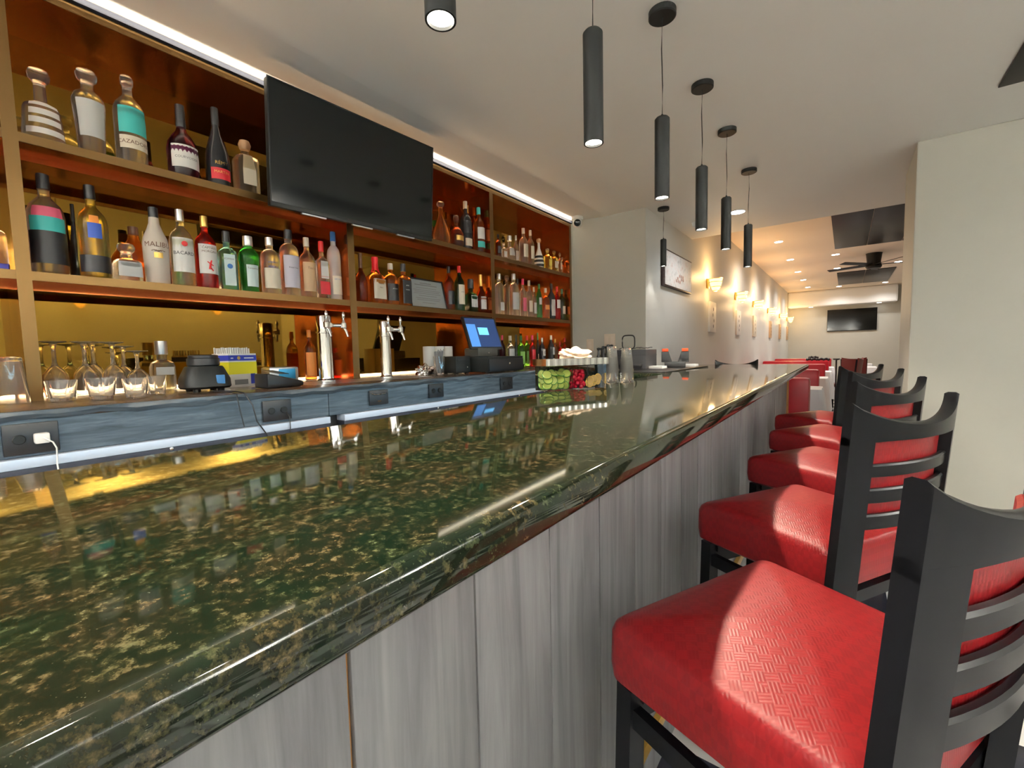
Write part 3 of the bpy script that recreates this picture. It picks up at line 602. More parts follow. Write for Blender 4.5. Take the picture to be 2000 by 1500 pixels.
ROWS = [
    ('squat', 'clear', -2.255, 0.281, 1.995, 0.0551, 0.251, 'glass', [(0.22, 0.3, 'white', 50), (0.34, 0.42, 'white', 50), (0.46, 0.54, 'white', 50), (0.08, 0.16, 'white', 60)], [], 'squat clear decanter with stacked white stripes, far left of the top shelf', 'T'),
    ('shoulder', 'clear', -2.255, 0.405, 1.995, 0.047, 0.307, 'glass', [(0.2, 0.62, 'frost', 55)], [], 'clear bottle with fat glass stopper and frosted label, between decanter and teal label', 'T'),
    ('std', 'clear', -2.255, 0.521, 1.995, 0.0487, 0.343, 'glass', [(0.33, 0.62, 'teal', 60), (0.16, 0.3, 'cream', 60)], [('CAZADORES', 0.016, 0.23, 'brown')], 'clear bottle with teal picture label and cream name band on the top shelf', 'T'),
    ('round', 'purple', -2.255, 0.691, 1.995, 0.0546, 0.305, 'black', [(0.12, 0.42, 'white', 60)], [('COURVOISIER', 0.011, 0.25, 'grey')], 'dark purple cognac bottle with wide white label and black neck, top shelf', 'T'),
    ('slope', 'blackglass', -2.255, 0.821, 1.995, 0.0472, 0.348, 'black', [(0.08, 0.22, 'redlabel', 50)], [('RÉMY', 0.016, 0.28, 'gold'), ('MARTIN', 0.013, 0.17, 'gold')], 'black sloping cognac bottle with red band and gold letters, top shelf', 'T'),
    ('square', 'pale', -2.255, 0.937, 1.995, 0.0551, 0.251, 'wood', [(0.15, 0.7, 'cream', 30)], [], 'clear square bottle with pale label and wooden stopper, beside the large television', 'T'),
    ('bell', 'orange', -2.255, 2.183, 1.995, 0.0598, 0.288, 'glass', [], [], 'tall teardrop cognac decanter of orange spirit, right of the large television', 'T'),
    ('round', 'darkamber', -2.255, 2.332, 1.995, 0.0515, 0.232, 'glass', [(0.2, 0.35, 'gold', 40)], [], 'low round brown cognac bottle with glass ball stopper on the top shelf', 'T'),
    ('std', 'blackglass', -2.285, 2.466, 1.995, 0.0458, 0.37, 'cream', [(0.35, 0.6, 'black', 60), (0.1, 0.25, 'cream', 50)], [], 'tall dark scotch bottle with cream capsule and black slanted label, top shelf', 'T'),
    ('std', 'amber', -2.38, 2.588, 1.995, 0.0364, 0.391, 'gold', [(0.2, 0.5, 'cream', 60)], [], 'amber whisky bottle with gold capsule behind the teal-capped one, top shelf', 'T'),
    ('std', 'amber', -2.255, 2.581, 1.995, 0.0435, 0.347, 'teal', [(0.3, 0.55, 'white', 60), (0.12, 0.25, 'teal', 60)], [], 'amber whisky bottle with teal capsule and white label, top shelf', 'T'),
    ('std', 'darkamber', -2.4, 2.867, 1.995, 0.03, 0.355, 'black', [], [], 'dark whisky bottle half hidden by the second upright, top shelf', 'T'),
    ('std', 'darkamber', -2.255, 2.811, 1.995, 0.0249, 0.193, 'black', [(0.2, 0.5, 'black', 60)], [], 'small dark bottle right beside the second upright, top shelf', 'T'),
    ('square', 'clear', -2.255, 2.883, 1.995, 0.0253, 0.137, 'glass', [(0.15, 0.5, 'white', 40)], [], 'small square clear bottle, second in the third bay of the top shelf', 'T'),
    ('squat', 'clear', -2.255, 2.962, 1.995, 0.0472, 0.21, 'silver', [(0.2, 0.5, 'frost', 50)], [], 'wide clear decanter with silver stopper, third bay of the top shelf', 'T'),
    ('std', 'clear', -2.36, 3.194, 1.995, 0.0252, 0.278, 'silver', [(0.2, 0.5, 'white', 50)], [], 'narrow clear bottle behind the wide decanter, third bay of the top shelf', 'T'),
    ('std', 'clear', -2.255, 3.163, 1.995, 0.0402, 0.315, 'cream', [(0.2, 0.55, 'cream', 50)], [], 'tallest clear bottle with cream stopper, third bay of the top shelf', 'T'),
    ('std', 'pale', -2.255, 3.269, 1.995, 0.0342, 0.319, 'cream', [(0.2, 0.55, 'cream', 50)], [], 'pale bottle with cream stopper just right of the tallest clear one, top shelf', 'T'),
    ('bell', 'white_china', -2.255, 3.403, 1.995, 0.0469, 0.273, 'wood', [(0.06, 0.14, 'black', 180), (0.2, 0.28, 'black', 180), (0.34, 0.42, 'black', 180)], [], 'white bottle with black stripes and a cork ball, top shelf', 'T'),
    ('square', 'yellow', -2.255, 3.548, 1.995, 0.0386, 0.206, 'glass', [(0.2, 0.5, 'yellowlab', 40)], [], 'yellow tequila bottle with ball stopper, leftmost of the small three, top shelf', 'T'),
    ('square', 'yellow', -2.255, 3.667, 1.995, 0.0345, 0.207, 'glass', [(0.2, 0.5, 'cream', 40)], [], 'yellow tequila bottle with ball stopper, middle of the small three, top shelf', 'T'),
    ('square', 'pale', -2.255, 3.772, 1.995, 0.0226, 0.205, 'glass', [(0.2, 0.5, 'cream', 40)], [], 'pale tequila bottle with ball stopper, rightmost of the small three, top shelf', 'T'),
    ('squat', 'amber', -2.255, 3.814, 1.995, 0.0204, 0.168, 'glass', [], [], 'little amber flask at the far right end of the top shelf', 'T'),
    ('square', 'pink', -2.255, 0.149, 1.542, 0.0227, 0.186, 'glass', [(0.02, 0.12, 'blue', 179)], [], 'pink tinted cut bottle with blue base, cut off at the picture edge', 'M'),
    ('std', 'clear', -2.255, 0.267, 1.542, 0.049, 0.349, 'black', [(0.42, 0.56, 'teal', 60), (0.56, 0.66, 'pinklab', 50), (0.1, 0.42, 'black', 70)], [], 'large clear bottle with black, teal and pink label, leftmost on the middle shelf', 'M'),
    ('std', 'yellow', -2.255, 0.386, 1.542, 0.0449, 0.345, 'black', [(0.06, 0.24, 'black', 70), (0.42, 0.58, 'bluelab', 25), (0.58, 0.66, 'orangelab', 18)], [], 'yellow tequila bottle with black band and bird picture, middle shelf', 'M'),
    ('slope', 'blackglass', -2.42, 0.36, 1.542, 0.0187, 0.307, 'black', [], [], 'dark bottle behind the yellow tequila bottle on the middle shelf', 'M'),
    ('cube', 'clear', -2.255, 0.478, 1.542, 0.0447, 0.148, 'glass', [(0.12, 0.5, 'frost', 45)], [], 'squat square decanter with round stopper in front of the orange bottle', 'M'),
    ('malibu', 'orange', -2.42, 0.541, 1.542, 0.0486, 0.257, 'brown', [], [], 'orange liqueur bottle standing behind the squat square decanter', 'M'),
    ('malibu', 'milk', -2.255, 0.573, 1.542, 0.0437, 0.31, 'black', [], [('MALIBU', 0.022, 0.5, 'brown')], 'milky white rum bottle with palm tree picture and black cap', 'M'),
    ('std', 'palegreen', -2.255, 0.662, 1.542, 0.043, 0.323, 'silver', [(0.18, 0.62, 'white', 60)], [('BACARDI', 0.016, 0.42, 'black')], 'clear rum bottle with round red emblem and silver cap', 'M'),
    ('std', 'red', -2.255, 0.75, 1.542, 0.0406, 0.316, 'gold', [(0.2, 0.6, 'white', 60)], [('CAPTAIN', 0.011, 0.55, 'brown'), ('MORGAN', 0.011, 0.5, 'brown')], 'red-brown spiced rum bottle with gold cap and white label', 'M'),
    ('square', 'cyan', -2.255, 0.833, 1.542, 0.0403, 0.268, 'black', [(0.08, 0.6, 'icelab', 32)], [('BOMBAY', 0.01, 0.52, 'grey')], 'bright blue square gin bottle with pale label, middle shelf', 'M'),
    ('round2', 'green', -2.255, 0.924, 1.542, 0.044, 0.263, 'silver', [(0.1, 0.48, 'icelab', 40)], [('Tanqueray', 0.009, 0.42, 'brown')], 'bright green gin bottle with silver cap and pale label', 'M'),
    ('vodka', 'clear', -2.255, 1.021, 1.542, 0.042, 0.276, 'silver', [(0.1, 0.45, 'cream', 60)], [('ABSOLUT', 0.009, 0.55, 'bluelab'), ('VODKA', 0.012, 0.47, 'bluelab')], 'round-shouldered vodka bottle with blue letters on clear glass', 'M'),
    ('vodka', 'clear', -2.255, 1.115, 1.542, 0.0453, 0.332, 'black', [(0.12, 0.6, 'lilac', 60)], [('Ketel One', 0.009, 0.42, 'black')], 'tall vodka bottle with lilac label and black cap', 'M'),
    ('std', 'clear', -2.255, 1.208, 1.542, 0.0405, 0.312, 'cream', [(0.1, 0.58, 'kraft', 60)], [("Tito's", 0.014, 0.48, 'brown')], 'vodka bottle with brown kraft label and cream cap', 'M'),
    ('square', 'clear', -2.255, 1.289, 1.542, 0.0349, 0.308, 'redcap', [(0.35, 0.65, 'white', 35), (0.08, 0.3, 'redlabel', 45)], [('BEEFEATER', 0.006, 0.38, 'redcap')], 'gin bottle with red cap and red figure on a white label', 'M'),
    ('vodka', 'frost', -2.255, 1.361, 1.542, 0.0351, 0.372, 'bluecap', [(0.08, 0.35, 'cream', 50)], [('GREY GOOSE', 0.006, 0.3, 'bluelab')], 'frosted vodka bottle with a blue capsule, last before the first upright', 'M'),
    ('malibu', 'peach', -2.4, 1.514, 1.542, 0.0346, 0.29, 'peachcap', [], [], 'peach liqueur bottle half hidden by the first upright', 'M'),
    ('round', 'darkamber', -2.255, 1.527, 1.542, 0.0353, 0.285, 'brown', [], [], 'dark cut-glass whisky bottle with round cap, first after the first upright', 'M'),
    ('squarish', 'amber', -2.255, 1.626, 1.542, 0.053, 0.277, 'waxred', [(0.1, 0.52, 'cream', 50)], [("Maker's", 0.009, 0.42, 'brown'), ('Mark', 0.009, 0.34, 'brown')], 'bourbon bottle with dripping red wax neck and cream label', 'M'),
    ('std', 'amber', -2.255, 1.737, 1.542, 0.0461, 0.257, 'cream', [(0.1, 0.5, 'black', 60)], [('JIM BEAM', 0.007, 0.38, 'white')], 'bourbon bottle with black label and pale cap beside the red wax one', 'M'),
    ('square', 'amber', -2.255, 1.836, 1.542, 0.0446, 0.269, 'black', [(0.06, 0.6, 'black', 45)], [('JACK', 0.008, 0.48, 'white'), ("DANIEL'S", 0.006, 0.38, 'white')], 'square whiskey bottle with black label next to the framed certificate', 'M'),
    ('std', 'darkamber', -2.3, 2.285, 1.542, 0.0373, 0.322, 'black', [(0.15, 0.45, 'black', 50)], [], 'dark whiskey bottle just right of the framed certificate', 'M'),
    ('std', 'darkgreen', -2.255, 2.347, 1.542, 0.0373, 0.328, 'redcap', [(0.15, 0.58, 'cream', 50)], [('JAMESON', 0.006, 0.42, 'black')], 'green whiskey bottle with cream label, middle shelf second bay', 'M'),
    ('cube', 'darkgreen', -2.255, 2.468, 1.542, 0.0443, 0.247, 'black', [(0.15, 0.5, 'white', 40)], [], 'squarish dark green herbal liqueur bottle with white label', 'M'),
    ('round', 'darkamber', -2.255, 2.583, 1.542, 0.0416, 0.296, 'gold', [(0.1, 0.42, 'white', 50)], [('Hennessy', 0.005, 0.3, 'brown')], 'brown cognac bottle with gold capsule and white label', 'M'),
    ('std', 'red', -2.255, 2.698, 1.542, 0.0284, 0.295, 'redcap', [], [], 'red bottle half hidden by the second upright, middle shelf', 'M'),
    ('vodka', 'clear', -2.255, 2.809, 1.542, 0.0397, 0.332, 'silver', [(0.1, 0.3, 'white', 40)], [], 'clear bottle first after the second upright on the middle shelf', 'M'),
    ('vodka', 'clear', -2.4, 3.101, 1.542, 0.0409, 0.374, 'glass', [], [], 'plain clear bottle, second after the second upright on the middle shelf', 'M'),
    ('vodka', 'clear', -2.255, 3.007, 1.542, 0.0436, 0.357, 'silver', [(0.15, 0.55, 'frost', 60)], [], 'widest clear bottle with frosted label, middle shelf third bay', 'M'),
    ('std', 'clear', -2.42, 3.288, 1.542, 0.0284, 0.368, 'black', [], [], 'clear bottle behind the widest one, middle shelf third bay', 'M'),
    ('std', 'clear', -2.255, 3.14, 1.542, 0.0314, 0.33, 'pinkcap', [(0.15, 0.5, 'pinklab', 50)], [], 'clear bottle with pink label and pink cap, middle shelf third bay', 'M'),
    ('std', 'clear', -2.255, 3.234, 1.542, 0.032, 0.328, 'cream', [(0.15, 0.45, 'cream', 50)], [], 'clear bottle with a white cap beside the pink labelled one', 'M'),
    ('std', 'clear', -2.285, 3.353, 1.542, 0.0262, 0.285, 'cream', [(0.15, 0.5, 'white', 50)], [], 'short clear bottle with white label left of the green one, third bay', 'M'),
    ('vodka', 'green', -2.255, 3.393, 1.542, 0.0259, 0.314, 'green', [(0.4, 0.6, 'white', 50)], [], 'slim green glass bottle in the third bay of the middle shelf', 'M'),
    ('std', 'orange', -2.255, 3.501, 1.542, 0.0385, 0.288, 'cream', [(0.3, 0.45, 'orangelab', 60)], [], 'orange aperitif bottle in the third bay of the middle shelf', 'M'),
    ('std', 'blackglass', -2.255, 3.606, 1.542, 0.0368, 0.342, 'black', [(0.1, 0.55, 'white', 60)], [], 'black capped bottle with tall white label, right of the orange aperitif', 'M'),
    ('std', 'red', -2.255, 3.709, 1.542, 0.0324, 0.324, 'redcap', [(0.35, 0.6, 'white', 60)], [], 'red liqueur bottle with white label in the third bay of the middle shelf', 'M'),
    ('std', 'darkgreen', -2.255, 3.799, 1.542, 0.0356, 0.31, 'darkgreencap', [(0.2, 0.45, 'cream', 40)], [], 'dark green bottle with a pale diamond label, third bay of the middle shelf', 'M'),
    ('std', 'red', -2.3, 3.952, 1.542, 0.0236, 0.261, 'redcap', [], [], 'small red bottle at the far right end of the middle shelf', 'M'),
    ('std', 'amber', -2.4, 1.273, 1.105, 0.0315, 0.279, 'orangelab', [(0.08, 0.55, 'orangelab', 60)], [], 'amber bottle with orange label on the counter left of the first tap', 'C'),
    ('std', 'red', -2.42, 1.367, 1.105, 0.0303, 0.179, 'redcap', [(0.1, 0.6, 'orangelab', 50)], [], 'short red bottle partly behind the first beer tap', 'C'),
    ('round2', 'amber', -2.4, 1.501, 1.105, 0.0546, 0.254, 'orangelab', [(0.08, 0.48, 'kraft', 40)], [], 'large amber bottle with tan label right of the first beer tap', 'C'),
    ('std', 'blackglass', -2.4, 2.944, 1.105, 0.0311, 0.286, 'black', [], [], 'black bottle directly right of the till screen', 'C'),
    ('std', 'purple', -2.3, 2.889, 1.105, 0.0259, 0.276, 'pinkcap', [], [], 'dark red bottle with pink cap, second right of the till screen', 'C'),
    ('std', 'clear', -2.2, 2.869, 1.105, 0.036, 0.267, 'cream', [(0.12, 0.6, 'frost', 60)], [], 'clear vermouth bottle with pale label right of the till', 'C'),
    ('slope', 'blackglass', -2.36, 3.165, 1.105, 0.0277, 0.288, 'black', [], [], 'slim black wine bottle between the clear and the green ones', 'C'),
    ('std', 'lime', -2.22, 3.047, 1.105, 0.0331, 0.271, 'green', [(0.1, 0.5, 'limelab', 60)], [], 'lime green bottle with green neck, left one of the pair on the counter', 'C'),
    ('std', 'lime', -2.3, 3.248, 1.105, 0.0326, 0.278, 'redcap', [(0.1, 0.5, 'limelab', 60)], [], 'lime green bottle with red cap, right one of the pair on the counter', 'C'),
    ('std', 'red', -2.2, 3.189, 1.105, 0.0294, 0.277, 'pinkcap', [(0.1, 0.55, 'redlabel', 60)], [], 'bright red bottle with a pink cap beside the lime green pair', 'C'),
    ('slope', 'darkgreen', -2.4, 3.573, 1.105, 0.0251, 0.318, 'green', [(0.1, 0.35, 'cream', 50)], [], 'dark green wine bottle behind the round white labels', 'C'),
    ('std', 'blackglass', -2.2, 3.345, 1.105, 0.0304, 0.257, 'silver', [(0.36, 0.6, 'white', 35), (0.05, 0.25, 'bluelab', 50)], [], 'dark bottle with round white label, left of two on the counter', 'C'),
    ('std', 'blackglass', -2.2, 3.499, 1.105, 0.0336, 0.283, 'silver', [(0.36, 0.6, 'white', 35)], [], 'dark bottle with round white label, right of two on the counter', 'C'),
    ('std', 'pale', -2.32, 3.766, 1.105, 0.0257, 0.257, 'gold', [], [], 'pale gold bottle between the round white label and the red bottles', 'C'),
    ('std', 'red', -2.15, 3.577, 1.105, 0.0218, 0.22, 'redcap', [], [], 'red bottle second from the right end of the counter', 'C'),
    ('std', 'red', -2.2, 3.749, 1.105, 0.0226, 0.262, 'redcap', [], [], 'dark red bottle at the far right end of the counter', 'C'),
]
for (kind, gl, x, y, zs, r, h, cap, labs, txt, desc, sh) in ROWS:
    t = bottle(kind, gl, x, y, zs, r, h, cap, labs, txt, desc, GR[sh])
    q, pw = r, 2
    if txt and txt[0][0] == 'MALIBU':          # sunset disc with palm leaves
        b = BM(); add_lathe(b, [(r * 1.0 + .002, h * .33), (r + .002, h * .40)], n=8, a0=-.32, a1=.32, cap=False); obj('sun_emblem', b, cmat('gold'), t)
        b = BM()
        for a in range(5): add_tube(b, [(r + .003, .0, h * .41), (r + .002, -.012 + .006 * a, h * .43), (r + .001, -.022 + .011 * a, h * .415)], .0012, n=5)
        obj('palm_emblem', b, cmat('brown'), t)
    if txt and txt[0][0] == 'BACARDI':
        b = BM(); add_lathe(b, [(.0001, 0), (.011, 0)], n=20, cap=False); bmesh.ops.rotate(b, verts=b.verts[:], cent=(0, 0, 0), matrix=Matrix.Rotation(PI / 2, 3, 'Y')); bmesh.ops.translate(b, verts=b.verts[:], vec=(r + .0035, 0, h * .54)); obj('round_emblem', b, cmat('redcap'), t)
    if txt and txt[0][0] == 'CAPTAIN':
        b = BM(); add_tube(b, [(r + .002, -.004, h * .26), (r + .002, 0, h * .34), (r + .002, .004, h * .38)], .005, n=6, taper=.5); add_tube(b, [(r + .002, -.012, h * .36), (r + .002, .010, h * .31)], .002, n=6); add_tube(b, [(r + .002, 0, h * .28), (r + .002, .009, h * .24)], .0025, n=6); obj('figure_emblem', b, cmat('redcap'), t)
    if txt and txt[0][0] == 'BOMBAY':
        b = BM(); add_lathe(b, [(.0001, 0), (.011, 0)], n=18, cap=False); bmesh.ops.rotate(b, verts=b.verts[:], cent=(0, 0, 0), matrix=Matrix.Rotation(PI / 2, 3, 'Y')); bmesh.ops.translate(b, verts=b.verts[:], vec=(r * .86 + .003, 0, h * .40)); obj('oval_emblem', b, cmat('bluecap'), t)
    if 'round white label' in desc:
        b = BM(); add_lathe(b, [(.006, 0), (.011, 0)], n=18, cap=False); bmesh.ops.rotate(b, verts=b.verts[:], cent=(0, 0, 0), matrix=Matrix.Rotation(PI / 2, 3, 'Y')); bmesh.ops.translate(b, verts=b.verts[:], vec=(r + .003, 0, h * .48)); obj('ring_emblem', b, cmat('grey'), t)

# framed certificate leaning on the middle shelf
t = thing('certificate_frame', 'framed certificate leaning on the middle shelf beside the whiskey bottles', 'framed certificate', (-2.27, 2.07, 1.543))
def lean(bm): bmesh.ops.rotate(bm, verts=bm.verts[:], cent=(0, 0, 0), matrix=Matrix.Rotation(R(-14), 3, 'Y')); return bm
obj('glass_sheet', lean(bx(.001, .003, -.155, .155, .012, .205)), mat('certificate_paper', (.34, .37, .37), .25), t)
b = BM(); add_box(b, -.006, .006, -.165, -.152, 0, .215, bev=.002); add_box(b, -.006, .006, .152, .165, 0, .215, bev=.002); add_box(b, -.006, .006, -.165, .165, 0, .013, bev=.002); add_box(b, -.006, .006, -.165, .165, .203, .215, bev=.002)
obj('frame', lean(b), m_black, t)
b = BM()
for k, (w_, z_) in enumerate([(.05, .178), (.10, .165), (.09, .145), (.12, .13), (.11, .118), (.12, .106), (.08, .09), (.11, .072), (.10, .06), (.06, .04)]): add_box(b, .003, .0036, -w_, w_, z_, z_ + (.006 if k < 2 else .003))
obj('print', lean(b), cmat('grey'), t)

# ---------------------------------------------------------------- things standing on the back counter
ZK = 1.1062
m_glass = mat('drinking_glass', (.97, .95, .92), .02, trans=.94, ior=1.4)
def tumbler(x, y, r0, r1, h, lab, grp, up_=True, name='drinking_glass', cat='glass', wall=.0022, z=ZK):
    t = thing(name, lab, cat, (x, y, z), 0, grp)
    p = [(r0 * .85, 0), (r0, .004), (r1, h), (r1 - wall, h), (r0 - wall, .014), (.001, .012)]
    if not up_: p = [(a, h - c) for a, c in p]
    b = BM(); add_lathe(b, p, n=24, cap=False); add_lathe(b, [(.0005, p[0][1]), (p[0][0], p[0][1])], n=24, cap=False); bmesh.ops.remove_doubles(b, verts=b.verts[:], dist=1e-5)
    obj('bowl', b, m_glass, t); return t
tumbler(-2.10, .139, .026, .037, .148, 'tall upturned pint glass at the left end of the back counter', 'glasses on the back counter', False)
tumbler(-2.06, .055, .026, .037, .148, 'second upturned pint glass, half out of the picture on the left', 'glasses on the back counter', False)
G2 = 'glasses on the back counter'
tumbler(-2.00, .235, .030, .039, .070, 'short rocks glass leftmost in front of the wine glasses', G2)
tumbler(-1.97, .325, .030, .040, .073, 'short rocks glass second from the left before the wine glasses', G2)
tumbler(-1.93, .405, .028, .036, .068, 'short rocks glass in front of the square gin bottle', G2)
tumbler(-2.03, .487, .024, .030, .070, 'small rocks glass rightmost of the short ones, beside the blender', G2)
wn = ['leftmost', 'second', 'third', 'fourth', 'fifth', 'rightmost']
for i, (x, y, hh) in enumerate([(-2.33, .262, .205), (-2.34, .345, .205), (-2.44, .385, .208), (-2.33, .425, .203), (-2.42, .475, .19), (-2.33, .500, .168)]):
    t = thing('wine_glass', wn[i] + ' of the upturned wine glasses on the back counter', 'wine glass', (x, y, ZK), 0, 'upturned wine glasses')
    s = hh / .205
    obj('bowl', lathe([(.030, 0), (.036, .03 * s), (.038, .055 * s), (.033, .085 * s), (.018, .108 * s), (.006, .118 * s), (.001, .119 * s), (.001, .115 * s), (.016, .104 * s), (.0305, .083 * s), (.0355, .055 * s), (.0335, .03 * s), (.028, .001)], n=24, cap=False), m_glass, t)
    obj('stem', lathe([(.010, .114 * s), (.0065, .13 * s), (.006, .18 * s), (.011, .197 * s)], n=12), m_glass, t)
    obj('foot', lathe([(.006, .197 * s), (.028, .2005 * s), (.037, .203 * s), (.037, .2065 * s), (.001, .208 * s)], n=24), m_glass, t)
t = bottle('cube', 'clear', -2.40, .60, 1.105, .046, .212, 'silver', [(.30, .46, 'frost', 38)], [], 'clear square gin bottle behind the rocks glasses with grey cap', G2 and 'bottles on the back counter')
# blender base
t = thing('blender_base', 'black conical blender motor base on the back counter', 'blender', (-2.03, .640, ZK))
obj('motor_housing', lathe([(.074, .012, 4), (.080, .020, 4), (.078, .05, 4), (.062, .095, 3), (.058, .10, 3)], n=32), m_blackmat, t)
obj('jar_socket', lathe([(.050, .10), (.055, .105), (.055, .130), (.050, .133), (.050, .142), (.040, .145)], n=28), m_black, t)
for a in (45, 135, 225, 315): obj('foot', lathe([(.012, 0), (.013, .012)], n=10, ox=.058 * math.cos(R(a)), oy=.058 * math.sin(R(a))), m_black, t)
obj('control_panel', bx(.073, .079, .015, .045, .03, .065, bev=.002), mat('panel_blue', (.05, .20, .45), .4), t)
# straw box
t = thing('straw_box', 'white cardboard box of straws with blue and yellow bands', 'box', (-2.20, .815, ZK), R(18))
obj('carton', bx(-.05, .05, -.068, .068, 0, .150, bev=.001), cmat('white'), t)
def band(z0, z1, m, nm): obj(nm, bx(-.0506, .0506, -.0686, .0686, z0, z1), m, t, smooth=False)
band(.118, .142, mat('box_blue', (.02, .035, .30), .5), 'blue_band'); band(.058, .112, mat('box_yellow', (.78, .68, .02), .5), 'yellow_band')
obj('blue_cup_picture', bx(.0505, .0512, .035, .058, .012, .058), mat('box_blue', (0, 0, 0)), t, smooth=False)
obj('printed_panel', bx(.0505, .0512, -.045, .02, .012, .034), cmat('grey'), t, smooth=False)
b = BM(); add_lathe(b, [(.0001, 0), (.008, 0)], n=18, cap=False); bmesh.ops.rotate(b, verts=b.verts[:], cent=(0, 0, 0), matrix=Matrix.Rotation(PI / 2, 3, 'Y')); bmesh.ops.translate(b, verts=b.verts[:], vec=(.0515, -.02, .130)); obj('emblem', b, cmat('gold'), t)
for k, (yy, w_) in enumerate([(.03, .024), (-.052, .006)]): obj('band_print', bx(.0508, .0514, yy - w_, yy + w_, .127, .132), cmat('white'), t, smooth=False)
b = BM()
for k in range(70):
    yy = -.060 + .12 * ((k * 7) % 70) / 70; xx = -.042 + .084 * ((k * 29) % 70) / 70; add_tube(b, [(xx, yy, .10), (xx, yy, .172 + .006 * random.random())], .0032, n=6)
o = obj('paper_straws', b, cmat('white'), t); o['kind'] = 'stuff'
# payment terminal and tin behind it
t = thing('card_terminal', 'black card payment terminal lying sloped on the back counter', 'card reader', (-1.95, .895, ZK), R(10))
b = BM(); vv = add_box(b, -.05, .045, -.085, .085, 0, .050, bev=.012)
for v_ in b.verts:
    if v_.co.z > .03: v_.co.z += .020 * (-v_.co.y / .085) - .006
obj('case', b, m_black, t)
b = BM(); add_box(b, -.035, .03, -.055, .02, .060, .063); bmesh.ops.rotate(b, verts=b.verts[:], cent=(0, 0, .05), matrix=Matrix.Rotation(R(-13), 3, 'X')); obj('display', b, m_screen, t)
t = thing('metal_tin', 'shiny blue and silver metal tin behind the card terminal', 'tin', (-2.36, 1.085, ZK))
obj('tin_body', bx(-.05, .05, -.075, .075, 0, .080, bev=.012), m_steel, t); obj('blue_wrap', bx(-.046, .0508, -.030, .058, .012, .070, bev=.004), mat('tin_blue', (.02, .25, .50), .3, .4), t)

# beer taps
def tap(x, y, L, hh, r, lab):
    t = thing('beer_tap', lab, 'beer tap', (x, y, ZK), 0, 'chrome beer towers')
    obj('column', lathe([(r * 1.25, 0), (r * 1.25, .006), (r * 1.05, .012), (r, .02), (r, hh * .72), (r * 1.15, hh * .725), (r * 1.15, hh * .745), (r, hh * .75), (r, hh * .96), (r * .9, hh * .985), (r * .3, hh)], n=32), m_chrome, t)
    zc = hh * .84
    b = BM(); add_tube(b, [(0, -.0, zc), (.02, .0, zc), (.055, 0, zc), (.065, .0, zc)], .011, n=14); obj('faucet_shank', b, m_chrome, t)
    for (ox, oy, nm) in ((.06, -.020, 0), (.045, L, 1)):
        if nm: b = BM(); add_tube(b, [(.01, r * .6, zc), (.03, L * .5, zc), (ox, oy, zc)], .010, n=14); obj('faucet_arm', b, m_chrome, t)
        b = BM(); add_lathe(b, [(.012, zc - .016), (.016, zc - .012), (.016, zc + .012), (.010, zc + .02), (.006, zc + .03)], n=16, ox=ox, oy=oy); obj('faucet_body', b, m_chrome, t)
        b = BM(); add_tube(b, [(ox, oy, zc - .008), (ox + .016, oy + .004, zc - .030), (ox + .022, oy + .008, zc - .060)], .008, n=12, taper=.75); obj('spout', b, m_chrome, t)
        b = BM(); add_lathe(b, [(.005, zc + .028), (.007, zc + .04), (.010, zc + .055), (.006, zc + .068), (.002, zc + .074)], n=12, ox=ox, oy=oy); obj('tap_handle', b, m_chrome, t)
tap(-2.17, 1.235, .085, .345, .0375, 'taller chrome beer tower left of the first upright')
tap(-2.09, 1.555, .075, .325, .030, 'second chrome beer tower to the right, before the bronze mirror')
t = thing('drip_tray', 'flat steel drip tray under the beer towers', 'drip tray', (-2.08, 1.33, ZK - .0005)); obj('tray_plate', bx(-.16, .16, -.30, .42, -.0006, .0003), m_steel, t)
# crumpled foil and glass of straws
def crumple(name, lab, cat, loc, r, m, sc):
    b = BM(); bmesh.ops.create_icosphere(b, subdivisions=4, radius=r)
    for v_ in b.verts:
        n_ = 1 + .28 * math.sin(v_.co.x * 190 / (r * 40) + 2.0) * math.sin(v_.co.y * 260 / (r * 40)) + .15 * math.sin(v_.co.z * 9 / r + v_.co.x * 7 / r) + random.uniform(-.05, .05)
        v_.co = Vector((v_.co.x * sc[0] * n_, v_.co.y * sc[1] * n_, max(v_.co.z * sc[2] * n_, -r * sc[2] * .5)))
    bmesh.ops.translate(b, verts=b.verts[:], vec=(0, 0, r * sc[2] * .5))
    o = obj(name, b, m); o.location = loc; tag(o, lab, cat); return o
crumple('foil_wrap', 'crumpled clear wrap lying on the counter before the straw glass', 'wrap', (-2.10, 1.845, ZK), .045, m_chrome, (1, 1.2, .9))
tumbler(-1.98, 1.862, .028, .036, .115, 'clear glass full of dark straws beside the receipt printer', 'glasses on the back counter')
t = thing('straw_bundle', 'dark drinking straws standing in the clear glass by the till', 'straws', (-1.98, 1.862, ZK + .015)); b = BM()
for k in range(26):
    a = k * 2.4; q = .020 * math.sqrt((k + .5) / 26); add_tube(b, [(q * .7 * math.cos(a), q * .7 * math.sin(a), 0), (q * 1.5 * math.cos(a), q * 1.5 * math.sin(a), .125 + .02 * random.random())], .0019, n=5)
o = obj('straws', b, cmat('grey'), t); o['kind'] = 'stuff'
